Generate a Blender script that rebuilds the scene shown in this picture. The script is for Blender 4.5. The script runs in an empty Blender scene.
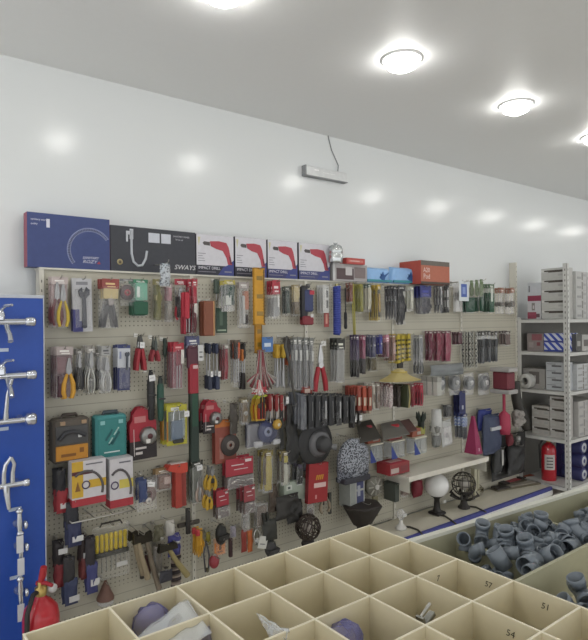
import bpy, bmesh, math, random
from mathutils import Vector, Matrix, noise
random.seed(7)
PI = math.pi
scene = bpy.context.scene
COL = bpy.data.collections.new('shop'); scene.collection.children.link(COL)
scene.view_settings.view_transform = 'Standard'
scene.view_settings.look = 'None'
scene.view_settings.gamma = 1.0
scene.view_settings.use_curve_mapping = False
scene.view_settings.exposure = 0.0
scene.cycles.transparent_max_bounces = 32
scene.cycles.max_bounces = 8

# ------------------------------------------------------------------ camera
YAW, PITCH, ROLL, FPX, EYE = .6551, .0031, -.0107, 573.0, 1.7
F = Vector((math.sin(YAW)*math.cos(PITCH), math.cos(YAW)*math.cos(PITCH), math.sin(PITCH)))
R0 = Vector((math.cos(YAW), -math.sin(YAW), 0)); U0 = R0.cross(F)
R = math.cos(ROLL)*R0 + math.sin(ROLL)*U0
U = -math.sin(ROLL)*R0 + math.cos(ROLL)*U0
cd = bpy.data.cameras.new('camera'); cam = bpy.data.objects.new('camera', cd); COL.objects.link(cam)
cam.matrix_world = Matrix(((R.x, U.x, -F.x, 0), (R.y, U.y, -F.y, 0), (R.z, U.z, -F.z, EYE), (0, 0, 0, 1)))
cd.sensor_fit = 'HORIZONTAL'; cd.sensor_width = 36; cd.lens = FPX/588*36; cd.clip_start = .02
scene.camera = cam
# measuring helpers: where a line of sight of the photograph meets a plane of the room
def ray(x, y): return F + (x-294)/FPX*R - (y-320)/FPX*U
def onY(x, y, Y): r = ray(x, y); return r*(Y/r.y) + Vector((0, 0, EYE))
def onZ(x, y, Z): r = ray(x, y); return r*((Z-EYE)/r.z) + Vector((0, 0, EYE))
def onX(x, y, X): r = ray(x, y); return r*(X/r.x) + Vector((0, 0, EYE))
RXX = 5.27
WY = 3.2      # front face of the pegboard

# ------------------------------------------------------------------ materials
MATS = {}
def hexc(c):
    if isinstance(c, str):
        c = tuple(int(c[i:i+2], 16)/255 for i in (0, 2, 4))
        return tuple(((v+.055)/1.055)**2.4 if v > .04045 else v/12.92 for v in c)
    return c
def M(c, rough=.55, metal=0., var=.10, coat=0.):
    key = (c, rough, metal, var, coat)
    if key in MATS: return MATS[key]
    m = bpy.data.materials.new('paint_%s' % (c if isinstance(c, str) else 'x')); m.use_nodes = True
    nt = m.node_tree; b = nt.nodes['Principled BSDF']
    col = hexc(c)
    b.inputs['Roughness'].default_value = rough; b.inputs['Metallic'].default_value = metal
    b.inputs['Coat Weight'].default_value = coat
    tc = nt.nodes.new('ShaderNodeTexCoord'); nz = nt.nodes.new('ShaderNodeTexNoise')
    nz.inputs['Scale'].default_value = 38; nz.inputs['Detail'].default_value = 3
    nt.links.new(tc.outputs['Object'], nz.inputs['Vector'])
    mx = nt.nodes.new('ShaderNodeMix'); mx.data_type = 'RGBA'
    mx.inputs['A'].default_value = tuple(max(0, v*(1-var)) for v in col)+(1,)
    mx.inputs['B'].default_value = tuple(min(1, v*(1+var)+.004) for v in col)+(1,)
    nt.links.new(nz.outputs['Fac'], mx.inputs['Factor'])
    nt.links.new(mx.outputs['Result'], b.inputs['Base Color'])
    MATS[key] = m; return m
def metal(c='a8a8a8', rough=.3): return M(c, rough, .85, .12)
def film(c='ffffff', dens=.16, rough=.12, key=None):
    k = ('film', c, dens, rough)
    if k in MATS: return MATS[k]
    m = bpy.data.materials.new('clear_film'); m.use_nodes = True; nt = m.node_tree
    b = nt.nodes['Principled BSDF']; out = nt.nodes['Material Output']
    b.inputs['Base Color'].default_value = hexc(c)+(1,); b.inputs['Roughness'].default_value = rough
    tr = nt.nodes.new('ShaderNodeBsdfTransparent'); ms = nt.nodes.new('ShaderNodeMixShader')
    fr = nt.nodes.new('ShaderNodeLayerWeight'); fr.inputs['Blend'].default_value = .25
    mr = nt.nodes.new('ShaderNodeMapRange'); mr.inputs['To Min'].default_value = dens*.5; mr.inputs['To Max'].default_value = min(1, dens*.75+.16)
    nt.links.new(fr.outputs['Fresnel'], mr.inputs['Value']); nt.links.new(mr.outputs['Result'], ms.inputs['Fac'])
    nt.links.new(tr.outputs['BSDF'], ms.inputs[1]); nt.links.new(b.outputs['BSDF'], ms.inputs[2])
    nt.links.new(ms.outputs['Shader'], out.inputs['Surface'])
    MATS[k] = m; return m
def pattern(kind, c1, c2, scale, rough=.6):
    k = (kind, c1, c2, scale)
    if k in MATS: return MATS[k]
    m = bpy.data.materials.new(kind); m.use_nodes = True; nt = m.node_tree; b = nt.nodes['Principled BSDF']
    b.inputs['Roughness'].default_value = rough
    tc = nt.nodes.new('ShaderNodeTexCoord')
    if kind == 'speckle': n = nt.nodes.new('ShaderNodeTexVoronoi'); n.inputs['Scale'].default_value = scale; o = n.outputs['Distance']
    elif kind == 'stripe': n = nt.nodes.new('ShaderNodeTexWave'); n.inputs['Scale'].default_value = scale; n.bands_direction = 'DIAGONAL'; o = n.outputs['Fac']
    elif kind == 'checks': n = nt.nodes.new('ShaderNodeTexChecker'); n.inputs['Scale'].default_value = scale; o = n.outputs['Fac']
    else: n = nt.nodes.new('ShaderNodeTexNoise'); n.inputs['Scale'].default_value = scale; n.inputs['Detail'].default_value = 4; o = n.outputs['Fac']
    nt.links.new(tc.outputs['Object'], n.inputs['Vector'])
    cr = nt.nodes.new('ShaderNodeValToRGB')
    cr.color_ramp.elements[0].position = .38; cr.color_ramp.elements[0].color = hexc(c1)+(1,)
    cr.color_ramp.elements[1].position = .58; cr.color_ramp.elements[1].color = hexc(c2)+(1,)
    nt.links.new(o, cr.inputs['Fac']); nt.links.new(cr.outputs['Color'], b.inputs['Base Color'])
    MATS[k] = m; return m
def glow(c, s):
    k = ('glow', c, s)
    if k in MATS: return MATS[k]
    m = bpy.data.materials.new('lamp_glow'); m.use_nodes = True; b = m.node_tree.nodes['Principled BSDF']
    b.inputs['Base Color'].default_value = hexc(c)+(1,); b.inputs['Emission Color'].default_value = hexc(c)+(1,)
    b.inputs['Emission Strength'].default_value = s
    MATS[k] = m; return m
def mm(c):
    if isinstance(c, bpy.types.Material): return c
    v = [int(c[i:i+2], 16) for i in (0, 2, 4)]; g = sum(v)/3      # goods colours dimmed and greyed to stand in for weaker light and haze
    return M('%02x%02x%02x' % tuple(int((q*.9+g*.1)*.92+2) for q in v))

# ------------------------------------------------------------------ mesh builder
class MB:
    def __init__(s): s.v = []; s.f = []; s.m = []; s.sm = []; s.mi = 0
    def add(s, vs, fs, smooth=False):
        b = len(s.v); s.v += [tuple(v) for v in vs]
        for f in fs: s.f.append(tuple(b+i for i in f)); s.m.append(s.mi); s.sm.append(smooth)
        return s
    def mat(s, i): s.mi = i; return s
    def box(s, x0, x1, y0, y1, z0, z1):
        vs = [(x, y, z) for z in (z0, z1) for y in (y0, y1) for x in (x0, x1)]
        return s.add(vs, [(0, 2, 3, 1), (4, 5, 7, 6), (0, 1, 5, 4), (2, 6, 7, 3), (0, 4, 6, 2), (1, 3, 7, 5)])
    def cbox(s, x0, x1, y0, y1, z0, z1, c):      # box with chamfered upright edges and rims
        o = lambda k: [(x0+k, y0+c), (x0+c, y0+k), (x1-c, y0+k), (x1-k, y0+c), (x1-k, y1-c), (x1-c, y1-k), (x0+c, y1-k), (x0+k, y1-c)]
        inn = [(x0+c, y0+c*1.5), (x0+c*1.5, y0+c), (x1-c*1.5, y0+c), (x1-c, y0+c*1.5), (x1-c, y1-c*1.5), (x1-c*1.5, y1-c), (x0+c*1.5, y1-c), (x0+c, y1-c*1.5)]
        rings = [(inn, z0), (o(0), z0+c), (o(0), z1-c), (inn, z1)]
        vs = [(x, y, z) for r, z in rings for x, y in r]
        fs = [tuple(range(7, -1, -1)), tuple(range(24, 32))]
        for k in range(3):
            for i in range(8): j = (i+1) % 8; fs.append((k*8+i, k*8+j, k*8+8+j, k*8+8+i))
        return s.add(vs, fs)
    def tube(s, pts, r, seg=8, caps=True, closed=False):
        pts = [Vector(p) for p in pts]; n = len(pts)
        rr = r if isinstance(r, (list, tuple)) else [r]*n
        vs = []; up = None
        for i, p in enumerate(pts):
            if closed: t = (pts[(i+1) % n]-pts[i-1])
            else: t = pts[min(i+1, n-1)]-pts[max(i-1, 0)]
            if t.length < 1e-9: t = Vector((0, 0, 1))
            t.normalize()
            if up is None: up = Vector((0, 0, 1)) if abs(t.z) < .9 else Vector((1, 0, 0))
            a = t.cross(up); 
            if a.length < 1e-6: a = t.orthogonal()
            a.normalize(); b = a.cross(t); up = b
            for k in range(seg):
                q = 2*PI*k/seg; vs.append(p+(a*math.cos(q)+b*math.sin(q))*rr[i])
        fs = []
        for i in range(n if closed else n-1):
            j = (i+1) % n
            for k in range(seg): l = (k+1) % seg; fs.append((i*seg+k, i*seg+l, j*seg+l, j*seg+k))
        s.add(vs, fs, True)
        if caps and not closed:
            s.add(vs[:seg], [tuple(range(seg-1, -1, -1))]); s.add(vs[-seg:], [tuple(range(seg))])
        return s
    def cyl(s, p0, p1, r, r1=None, seg=16): return s.tube([p0, p1], [r, r if r1 is None else r1], seg)
    def lathe(s, prof, o=(0, 0, 0), axis='z', seg=20):
        vs = []; n = len(prof)
        for r, h in prof:
            for k in range(seg):
                q = 2*PI*k/seg; a, b = r*math.cos(q), r*math.sin(q)
                v = {'z': (a, b, h), 'y': (a, h, b), 'x': (h, a, b)}[axis]
                vs.append((v[0]+o[0], v[1]+o[1], v[2]+o[2]))
        fs = []
        for i in range(n-1):
            for k in range(seg):
                l = (k+1) % seg; q = (i*seg+k, i*seg+l, (i+1)*seg+l, (i+1)*seg+k)
                fs.append(q if axis != 'y' else q[::-1])
        return s.add(vs, fs, True)
    def ball(s, c, r, sx=1, sy=1, sz=1, seg=16):
        prof = [(max(1e-5, math.sin(PI*i/10)), -math.cos(PI*i/10)) for i in range(11)]
        vs = []
        for a, h in prof:
            for k in range(seg):
                q = 2*PI*k/seg; vs.append((c[0]+r*sx*a*math.cos(q), c[1]+r*sy*a*math.sin(q), c[2]+r*sz*h))
        fs = [(i*seg+k, i*seg+(k+1) % seg, (i+1)*seg+(k+1) % seg, (i+1)*seg+k) for i in range(10) for k in range(seg)]
        return s.add(vs, fs, True)
    def prism(s, pts, y0, y1):                   # outline in x,z pushed along y
        n = len(pts); area = sum(pts[i][0]*pts[(i+1) % n][1]-pts[(i+1) % n][0]*pts[i][1] for i in range(n))
        if area < 0: pts = pts[::-1]
        vs = [(x, y0, z) for x, z in pts]+[(x, y1, z) for x, z in pts]
        fs = [tuple(range(n)), tuple(range(2*n-1, n-1, -1))]
        for i in range(n): j = (i+1) % n; fs.append((j, i, n+i, n+j))
        return s.add(vs, fs)
    def pillow(s, x0, x1, z0, z1, yb, d, nx=8, nz=10, wr=.0, seed=0, pw=.5, taper=0.):
        vs = []
        for side in (0, 1):
            for j in range(nz+1):
                for i in range(nx+1):
                    u, v = i/nx, j/nz
                    e = (max(0, 4*u*(1-u))*max(0, 4*v*(1-v)))**pw
                    w = wr*noise.noise(Vector((u*4+seed, v*5+seed*1.7, side*3)))*min(1, e*2)
                    cx = (x0+x1)/2; hx = (x1-x0)/2*(1-taper*v)
                    x = cx+(2*u-1)*hx + wr*.5*noise.noise(Vector((seed, v*4, u)))
                    y = yb-d*.5-(1 if side else -1)*(d*.5*e)-w*(1 if side else 0)
                    vs.append((x, y, z0+(z1-z0)*v))
        N = (nx+1)*(nz+1); fs = []
        for j in range(nz):
            for i in range(nx):
                a = j*(nx+1)+i; q = (a, a+1, a+nx+2, a+nx+1)
                fs.append(q[::-1]); fs.append(tuple(N+k for k in q))
        for i in range(nx):
            fs.append((i, i+1, N+i+1, N+i)); t = nz*(nx+1)+i; fs.append((t+1, t, N+t, N+t+1))
        for j in range(nz):
            a, b = j*(nx+1), (j+1)*(nx+1); fs.append((b, a, N+a, N+b)); a += nx; b += nx; fs.append((a, b, N+b, N+a))
        return s.add(vs, fs, True)
    def xf(s, mat, start=0):
        for i in range(start, len(s.v)): s.v[i] = tuple(mat @ Vector(s.v[i]))
        return s
    def build(s, name, mats, parent=None, loc=None, rot=None, bevel=0, label=None):
        me = bpy.data.meshes.new(name); me.from_pydata(s.v, [], s.f)
        if not isinstance(mats, (list, tuple)): mats = [mats]
        for m in mats: me.materials.append(mm(m))
        me.polygons.foreach_set('material_index', s.m); me.polygons.foreach_set('use_smooth', s.sm)
        if bevel:
            bm = bmesh.new(); bm.from_mesh(me); bmesh.ops.bevel(bm, geom=bm.edges[:]+bm.verts[:], offset=bevel, segments=1, affect='EDGES'); bm.to_mesh(me); bm.free()
        me.validate(); me.update()
        o = bpy.data.objects.new(name, me); COL.objects.link(o)
        if parent is not None: o.parent = parent
        if loc: o.location = loc
        if rot: o.rotation_euler = rot
        if label: o['label'] = label
        return o

def tag(o, label=None, cat=None, group=None, kind=None):
    if label: o['label'] = label
    if cat: o['category'] = cat
    if group: o['group'] = group
    if kind: o['kind'] = kind
    return o
def thing(name, loc=(0, 0, 0), rot=None):
    o = bpy.data.objects.new(name, None); o.empty_display_size = .03; COL.objects.link(o); o.location = loc
    if rot: o.rotation_euler = rot
    return o
KIDS = {}
def kids(o): return [c for c in COL.objects if c.parent == o]
def copy_tree(o, parent=None, loc=None, rot=None):
    ch = kids(o); c = o.copy(); COL.objects.link(c); c.parent = parent
    if loc is not None: c.location = loc
    if rot is not None: c.rotation_euler = rot
    for k in ch: copy_tree(k, c)
    return c
TXT = {}
def text(s, size, parent, loc, mat, rot=(PI/2, 0, 0), name='lettering', shear=0, sx=1, align='LEFT'):
    cu = bpy.data.curves.new('txt', 'FONT'); cu.body = s; cu.size = size; cu.extrude = .0002; cu.shear = shear; cu.align_x = align; cu.resolution_u = 2
    tmp = bpy.data.objects.new('txt', cu); COL.objects.link(tmp)
    bpy.context.view_layer.update()
    me = bpy.data.meshes.new_from_object(tmp.evaluated_get(bpy.context.evaluated_depsgraph_get()))
    bpy.data.objects.remove(tmp); bpy.data.curves.remove(cu)
    me.materials.clear(); me.materials.append(mm(mat))
    o = bpy.data.objects.new(name, me); COL.objects.link(o); o.parent = parent; o.location = loc; o.rotation_euler = rot; o.scale = (sx, 1, 1)
    return o

# ------------------------------------------------------------------ the room
def struct(o): o['kind'] = 'structure'; return o
def wall_mat():
    m = bpy.data.materials.new('glossy_wall_panel'); m.use_nodes = True; nt = m.node_tree; b = nt.nodes['Principled BSDF']
    b.inputs['Base Color'].default_value = hexc('dcdfdf')+(1,); b.inputs['Roughness'].default_value = .19
    b.inputs['Specular IOR Level'].default_value = .36
    tc = nt.nodes.new('ShaderNodeTexCoord'); nz = nt.nodes.new('ShaderNodeTexNoise'); nz.inputs['Scale'].default_value = 1.5
    bp = nt.nodes.new('ShaderNodeBump'); bp.inputs['Strength'].default_value = .05; bp.inputs['Distance'].default_value = .05
    nt.links.new(tc.outputs['Object'], nz.inputs['Vector']); nt.links.new(nz.outputs['Fac'], bp.inputs['Height']); nt.links.new(bp.outputs['Normal'], b.inputs['Normal'])
    return m
CZ = 3.116
WB = 3.3
struct(MB().box(-4, 13, WB, WB+.15, 0, CZ).build('wall_back', wall_mat()))
ceil_m = M('e9eaea', .5, 0, .01)
struct(MB().box(-4, 13, -5, WB+.15, CZ, CZ+.1).build('ceiling', ceil_m))
struct(MB().box(-4, 13, -5, WB+.15, -.1, 0).build('floor', M('dedad0', .35, 0, .05)))
struct(MB().box(13, 13.15, -5, WB+.15, 0, CZ).build('wall_right', M('d4d6d6', .5, 0, .02)))

# ceiling lights: the front row, and two unseen rows added for fill
LX = [-3.2, -2.09, -.98, .14, 1.25, 2.36, 3.47, 4.59, 5.70, 6.82, 7.93, 9.04]
for row, LYY in enumerate((2.09, -1.6, -4.0)):
    for k, x in enumerate(LX):
        if row and k % 2: continue
        t = thing('ceiling_light', (x, LYY, CZ))
        lab = 'round recessed LED ceiling light shining white, %s' % {5: 'the largest disc in the photo', 6: 'right of and farther than the biggest disc', 7: 'cut by the right edge of the photo', 4: 'cut by the top edge of the photo'}.get(k, 'in the front row beyond the photo') if not row else 'round LED fill light added in unseen rows behind the camera'
        tag(t, lab, 'ceiling light', 'recessed ceiling lights')
        MB().lathe([(.112, 0), (.112, -.006), (.1, -.012), (.094, -.008), (.094, 0)], seg=40).build('trim_ring', M('e8e8e8', .4), t)
        MB().lathe([(1e-4, -.062), (.05, -.058), (.078, -.044), (.09, -.02), (.092, -.001), (1e-4, -.001)], seg=32).build('diffuser', glow('fffdf8', 32 if not row else 30), t)
w = bpy.data.worlds.new('World'); scene.world = w; w.use_nodes = True
bg = w.node_tree.nodes['Background']; bg.inputs[0].default_value = (.97, .98, 1, 1); bg.inputs[1].default_value = 1.45

# emergency unit on the wall with its wire
p0, p1 = onY(302, 172, WB), onY(343.5, 181, WB)
t = thing('emergency_light', ((p0.x+p1.x)/2, WB, p0.z-.03))
tag(t, 'slim white emergency light fixture high on the bare white wall', 'wall light')
L = p1.x-p0.x
MB().cbox(-L/2, L/2, -.045, 0, 0, .075, .006).build('housing', M('d2d4d4', .3), t)
MB().box(-L/2-.002, L/2+.002, -.047, -.001, -.002, .004).box(-L/2-.004, -L/2+.006, -.047, -.001, 0, .075).build('grey_edge', M('8c8e90', .5), t)
MB().box(-L*.3, -L*.2, -.047, -.045, .045, .055).box(-L*.1, L*.2, -.0465, -.045, .04, .042).build('indicator', M('f0f0f0', .3), t)
a, b = onY(326, 128, WB), onY(336, 169, WB)
zz = p0.z-.03
MB().tube([(a.x, WB-.004, a.z+.02), (a.x+.02, WB-.006, a.z*.75+b.z*.25), (a.x+.05, WB-.006, a.z*.45+b.z*.55), (b.x+.02, WB-.006, b.z+.03), (b.x, WB-.02, zz+.075)], .004, 6).build('power_wire', M('8d8f90', .5), None)
tag(COL.objects['power_wire'], 'thin grey wire running down the wall to the white fixture', 'wire')

# ------------------------------------------------------------------ the pegboard display
def peg_mat():
    m = bpy.data.materials.new('pegboard_steel'); m.use_nodes = True; nt = m.node_tree; b = nt.nodes['Principled BSDF']
    b.inputs['Roughness'].default_value = .45
    tc = nt.nodes.new('ShaderNodeTexCoord'); sp = nt.nodes.new('ShaderNodeSeparateXYZ'); nt.links.new(tc.outputs['Object'], sp.inputs[0])
    def math_(op, a, b_=None, c=None):
        n = nt.nodes.new('ShaderNodeMath'); n.operation = op
        for i, q in enumerate((a, b_, c)):
            if q is None: continue
            if isinstance(q, (int, float)): n.inputs[i].default_value = q
            else: nt.links.new(q, n.inputs[i])
        return n.outputs[0]
    P = .025
    fx = math_('SUBTRACT', math_('FRACT', math_('DIVIDE', sp.outputs['X'], P)), .5)
    fz = math_('SUBTRACT', math_('FRACT', math_('DIVIDE', sp.outputs['Z'], P)), .5)
    d = math_('SQRT', math_('ADD', math_('MULTIPLY', fx, fx), math_('MULTIPLY', fz, fz)))
    hole = math_('LESS_THAN', d, .17)
    band = math_('FRACT', math_('DIVIDE', math_('SUBTRACT', sp.outputs['Z'], .165), .365))   # plain strip along each panel seam
    inb = math_('MULTIPLY', math_('GREATER_THAN', band, .13), math_('LESS_THAN', band, .87))
    seam = math_('LESS_THAN', math_('ABSOLUTE', math_('SUBTRACT', math_('FRACT', math_('ADD', band, .5)), .5)), .006)
    fac = math_('MAXIMUM', math_('MULTIPLY', hole, inb), math_('MULTIPLY', seam, .6))
    mx = nt.nodes.new('ShaderNodeMix'); mx.data_type = 'RGBA'; nt.links.new(fac, mx.inputs['Factor'])
    mx.inputs['A'].default_value = hexc('bab6a6')+(1,); mx.inputs['B'].default_value = hexc('78756a')+(1,)
    nt.links.new(mx.outputs['Result'], b.inputs['Base Color'])
    return m
PEG = peg_mat(); CREAM = M('cfccc0', .45, 0, .03)
BX = [.783, 1.655, 2.56, 3.46, 4.36, 5.262]
rackT = thing('pegboard_display', (.783, WY, 0))
tag(rackT, 'long cream perforated pegboard wall display filled with hanging tools and goods', 'pegboard display')
def onrack(mb, name, m, **k): o = mb.build(name, m, rackT, **k); o.location = (-.783, -WY, 0); return o
for i in range(5):
    onrack(MB().box(BX[i]+.012, BX[i+1]-.012, WY, WY+.012, .1, 1.99), 'back_panel', PEG)
slot = M('3b3a36', .6)
for i, x in enumerate(BX):
    top = 1.99 if 0 < i < 5 else (1.99 if i == 0 else 2.27)
    mb = MB().box(x-.012, x+.012, WY-.012, WY+.06, 0, top)
    mb.mat(1)
    k = .12
    while k < top-.02:
        mb.box(x-.002, x+.002, WY-.0125, WY-.0118, k, k+.014); k += .05
    onrack(mb, 'upright', [CREAM, slot])
onrack(MB().box(BX[0]-.012, BX[5]+.012, WY-.015, WY+.09, 1.99, 2.0), 'top_cap', CREAM)
dk = thing('base_shelf', (.745, WY, 0)); tag(dk, 'long pale base shelf with a blue front rail at the foot of the pegboard', 'shelf')
def ondk(mb, name, m, **k): o = mb.build(name, m, dk, **k); o.location = (-.745, -WY, 0); return o
DX0, DX1 = BX[0]+.3, RXX-.005
ondk(MB().box(DX0, DX1, 2.865, WY-.014, .07, .1), 'deck', M('cdc8b8', .5, 0, .04))
ondk(MB().box(DX0, DX1, 2.85, 2.87, 0, .07), 'kick_plate', CREAM)
ondk(MB().box(DX0, DX1, 2.845, 2.865, .03, .104), 'price_rail', M('3a3f86', .4, 0, .05), label='blue price rail')
ondk(MB().box(DX0, DX1, 2.84, 2.8448, .03, .07), 'white_strip', M('d8d8d4', .4))

# ------------------------------------------------------------------ tools and goods, each drawn at its own size around x, z0..z1, depth y
def t_pliers(p, x, z0, z1, w, y, c='c9a126', c2='8f8f8f', r=.009, name='grip'):
    h = z1-z0; pv = z0+h*.66
    mb = MB(); r = max(r, w*.13)
    for s in (-1, 1):
        mb.prism([(x, pv-h*.08), (x+s*w*.24, pv-h*.02), (x+s*w*.26, pv+h*.07), (x+s*w*.10, z1), (x+s*w*.01, z1)], y-.006, y+.004)
    mb.cyl((x, y-.009, pv), (x, y+.006, pv), w*.13, seg=12)
    q = mb.build('jaws', metal(c2, .35), p)
    for s in (-1, 1):
        MB().tube([(x+s*w*.30, y, z0), (x+s*w*.46, y, z0+h*.15), (x+s*w*.42, y, z0+h*.36), (x+s*w*.14, y, pv-h*.05)], [r*.8, r, r, r*.6], 8).build(name, c, q)
def t_shears(p, x, z0, z1, w, y, c='a02028', c2='9a9a98', r=.012, frac=.5):
    h = z1-z0; pv = z0+h*frac
    r = max(r, w*.14)
    mb = MB().cyl((x, y-.012, pv+h*.04), (x, y+.008, pv+h*.04), w*.2, seg=12)
    mb.prism([(x-w*.16, pv), (x+w*.16, pv), (x+w*.22, pv+h*.2), (x+w*.03, z1), (x-w*.05, z1-h*.05), (x-w*.2, pv+h*.14)], y-.006, y+.003)
    q = mb.build('blades', metal(c2, .35), p)
    for s in (-1, 1):
        MB().tube([(x+s*w*.46, y, z0), (x+s*w*.40, y, z0+h*.2), (x+s*w*.16, y, pv)], [r*.9, r, r*.8], 8).build('grip', c, q)
def t_driver(p, x, z0, z1, w, y, c='d8b020', c2='9c9c9c', frac=.42, up=True):
    h = z1-z0; hz = z1-h*frac if up else z0+h*frac; r = w/2
    a, b = (z1, hz) if up else (z0, hz); l = b-a
    e = z0 if up else z1
    q = MB().tube([(x, y, b), (x, y, e+(.012 if up else -.012)), (x, y, e)], [r*.34, r*.34, r*.45], 8).build('shaft', metal(c2), p)
    MB().lathe([(1e-4, a), (r*.8, a+l*.02), (r, a+l*.15), (r*.75, a+l*.35), (r, a+l*.6), (r*.9, a+l*.85), (r*.5, b), (1e-4, b)], (x, y, 0), seg=10).build('handle', c, q)
def t_wrench(p, x, z0, z1, w, y, c='55565a'):
    h = z1-z0
    MB().prism([(x-w*.2, z0+w*.1), (x, z0), (x+w*.2, z0+w*.1), (x+w*.16, z1-w*1.1), (x+w*.5, z1-w*.75), (x+w*.5, z1-w*.3), (x+w*.22, z1), (x+w*.08, z1-w*.45), (x-w*.14, z1-w*.5), (x-w*.2, z1-w*.05), (x-w*.5, z1-w*.35), (x-w*.42, z1-w*.85), (x-w*.16, z1-w*1.15)], y-.007, y+.005).cyl((x+w*.05, y-.012, z1-w*.85), (x+w*.05, y+.008, z1-w*.85), w*.12, seg=10).build('wrench', metal(c, .4), p)
def t_block(p, x, z0, z1, w, y, c='7a3a22', dd=.02, name='block'):
    MB().cbox(x-w/2, x+w/2, y-dd/2, y+dd/2, z0, z1, min(w, dd)*.2).build(name, c, p)
def t_soft(p, x, z0, z1, w, y, c='222222', dd=.03, name='cloth', wr=.01, taper=0.):
    MB().pillow(x-w/2, x+w/2, z0, z1, y+dd/2, dd, wr=wr, seed=random.random()*50, pw=.45, taper=taper).build(name, c, p)
def t_glove(p, x, z0, z1, w, y, c='222222', c2=None, name='glove'):
    h = z1-z0; mb = MB().pillow(x-w*.4, x+w*.4, z0+h*.34, z1, y+.015, .03, wr=.006, seed=x*9)
    for k, (dx, l) in enumerate(((-.3, .08), (-.1, 0), (.1, .02), (.3, .12))):
        mb.tube([(x+w*dx, y, z0+h*.45), (x+w*dx*1.1, y-.004, z0+h*(.2+l)), (x+w*dx*1.15, y, z0+h*l)], [w*.11, w*.11, w*.07], 7)
    mb.tube([(x+w*.3, y, z0+h*.62), (x+w*.48, y-.006, z0+h*.48), (x+w*.5, y-.008, z0+h*.34)], [w*.12, w*.11, w*.07], 7)
    mb.build(name, c, p)
    if c2: MB().cbox(x-w*.41, x+w*.41, y-.017, y+.017, z1-h*.14, z1, .004).build('cuff', c2, p)
def t_disc(p, x, z0, z1, w, y, c='3a3a3c', c2='b0b0b0', dd=.008):
    r = min(w, z1-z0)/2; zc = (z0+z1)/2
    q = MB().lathe([(r*.16, y-dd/2), (r*.96, y-dd/2), (r, y), (r*.96, y+dd/2), (r*.16, y+dd/2), (r*.16, y-dd/2)], (x, 0, zc), 'y', 28).build('disc', c, p)
    MB().lathe([(r*.17, y-dd/2-.0012), (r*.42, y-dd/2-.0012), (r*.42, y-dd/2), (r*.17, y-dd/2), (r*.17, y-dd/2-.0012)], (x, 0, zc), 'y', 20).build('disc_label', c2, q)
def t_roll(p, x, z0, z1, w, y, c='6b6c6e', c2='c8c8c8', dd=.04):
    r = min(w, z1-z0)/2; zc = (z0+z1)/2
    q = MB().lathe([(r*.45, y-dd/2), (r*.93, y-dd/2), (r, y-dd*.35), (r, y+dd/2), (r*.45, y+dd/2), (r*.45, y-dd/2)], (x, 0, zc), 'y', 24).build('roll', c, p)
    MB().lathe([(r*.3, y-dd/2-.001), (r*.45, y-dd/2-.001), (r*.45, y+dd*.4), (r*.3, y+dd*.4), (r*.3, y-dd/2-.001)], (x, 0, zc), 'y', 16).build('core', c2, q)
def t_bits(p, x, z0, z1, w, y, c='a8a8a8', n=6, r=.004):
    mb = MB()
    for k in range(n):
        xx = x-w/2+w*(k+.5)/n; a = random.uniform(0, .12)*(z1-z0)
        mb.tube([(xx, y, z0+a), (xx, y, z1-a), (xx, y, z1)], [r, r, r*.6], 6)
    mb.build('metal_pieces', metal(c) if isinstance(c, str) else c, p)
def t_card(p, x, z0, z1, w, y, c='ffffff', name='card'):
    MB().box(x-w/2, x+w/2, y-.0012, y+.0012, z0, z1).build(name, c, p)
def t_lock(p, x, z0, z1, w, y, c='7d8894', c2='c0c4c8'):
    h = z1-z0
    q = MB().cbox(x-w/2, x+w/2, y-.016, y+.01, z0, z0+h*.62, .005).build('lock_body', c, p)
    MB().tube([(x-w*.3, y, z0+h*.6), (x-w*.3, y, z0+h*.85), (x-w*.15, y, z1), (x+w*.15, y, z1), (x+w*.3, y, z0+h*.85), (x+w*.3, y, z0+h*.6)], w*.07, 8).build('shackle', metal(c2, .2), q)
def t_chain(p, x, z0, z1, w, y, c='8b8b88', name='chain'):
    mb = MB(); z = z1; k = 0; L = w*1.25
    while z > z0+L*.4:
        pts = []
        for q in range(10):
            a = 2*PI*q/10; u, v = math.cos(a)*w*.3, math.sin(a)*L*.5
            pts.append((x+(u if k % 2 == 0 else 0), y+(0 if k % 2 == 0 else u), z-L*.5+v))
        mb.tube(pts, w*.1, 6, closed=True); z -= L*.74; k += 1
    mb.build(name, metal(c, .35), p)
def t_brush(p, x, z0, z1, w, y, c='8a5a2a', c2='2a2622'):
    h = z1-z0
    MB().tube([(x, y, z1), (x, y, z0+h*.75), (x, y, z0+h*.55)], [w*.12, w*.16, w*.3], 8).build('handle', c, p)
    MB().cbox(x-w/2, x+w/2, y-.012, y+.008, z0, z0+h*.55, .004).build('bristles', c2, p)
def t_saw(p, x, z0, z1, w, y, c='c0392b', c2='b9bcc0'):
    h = z1-z0
    mb = MB().prism([(x-w*.35, z0), (x+w*.1, z0), (x+w*.35, z0+h*.7), (x-w*.42, z0+h*.7)], y-.0012, y+.0012); mb.build('blade', metal(c2, .3), p)
    MB().prism([(x-w*.45, z0+h*.68), (x+w*.4, z0+h*.68), (x+w*.5, z0+h*.82), (x+w*.35, z1), (x-w*.3, z1), (x-w*.5, z0+h*.84)], y-.011, y+.011).build('handle', c, p)
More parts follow.
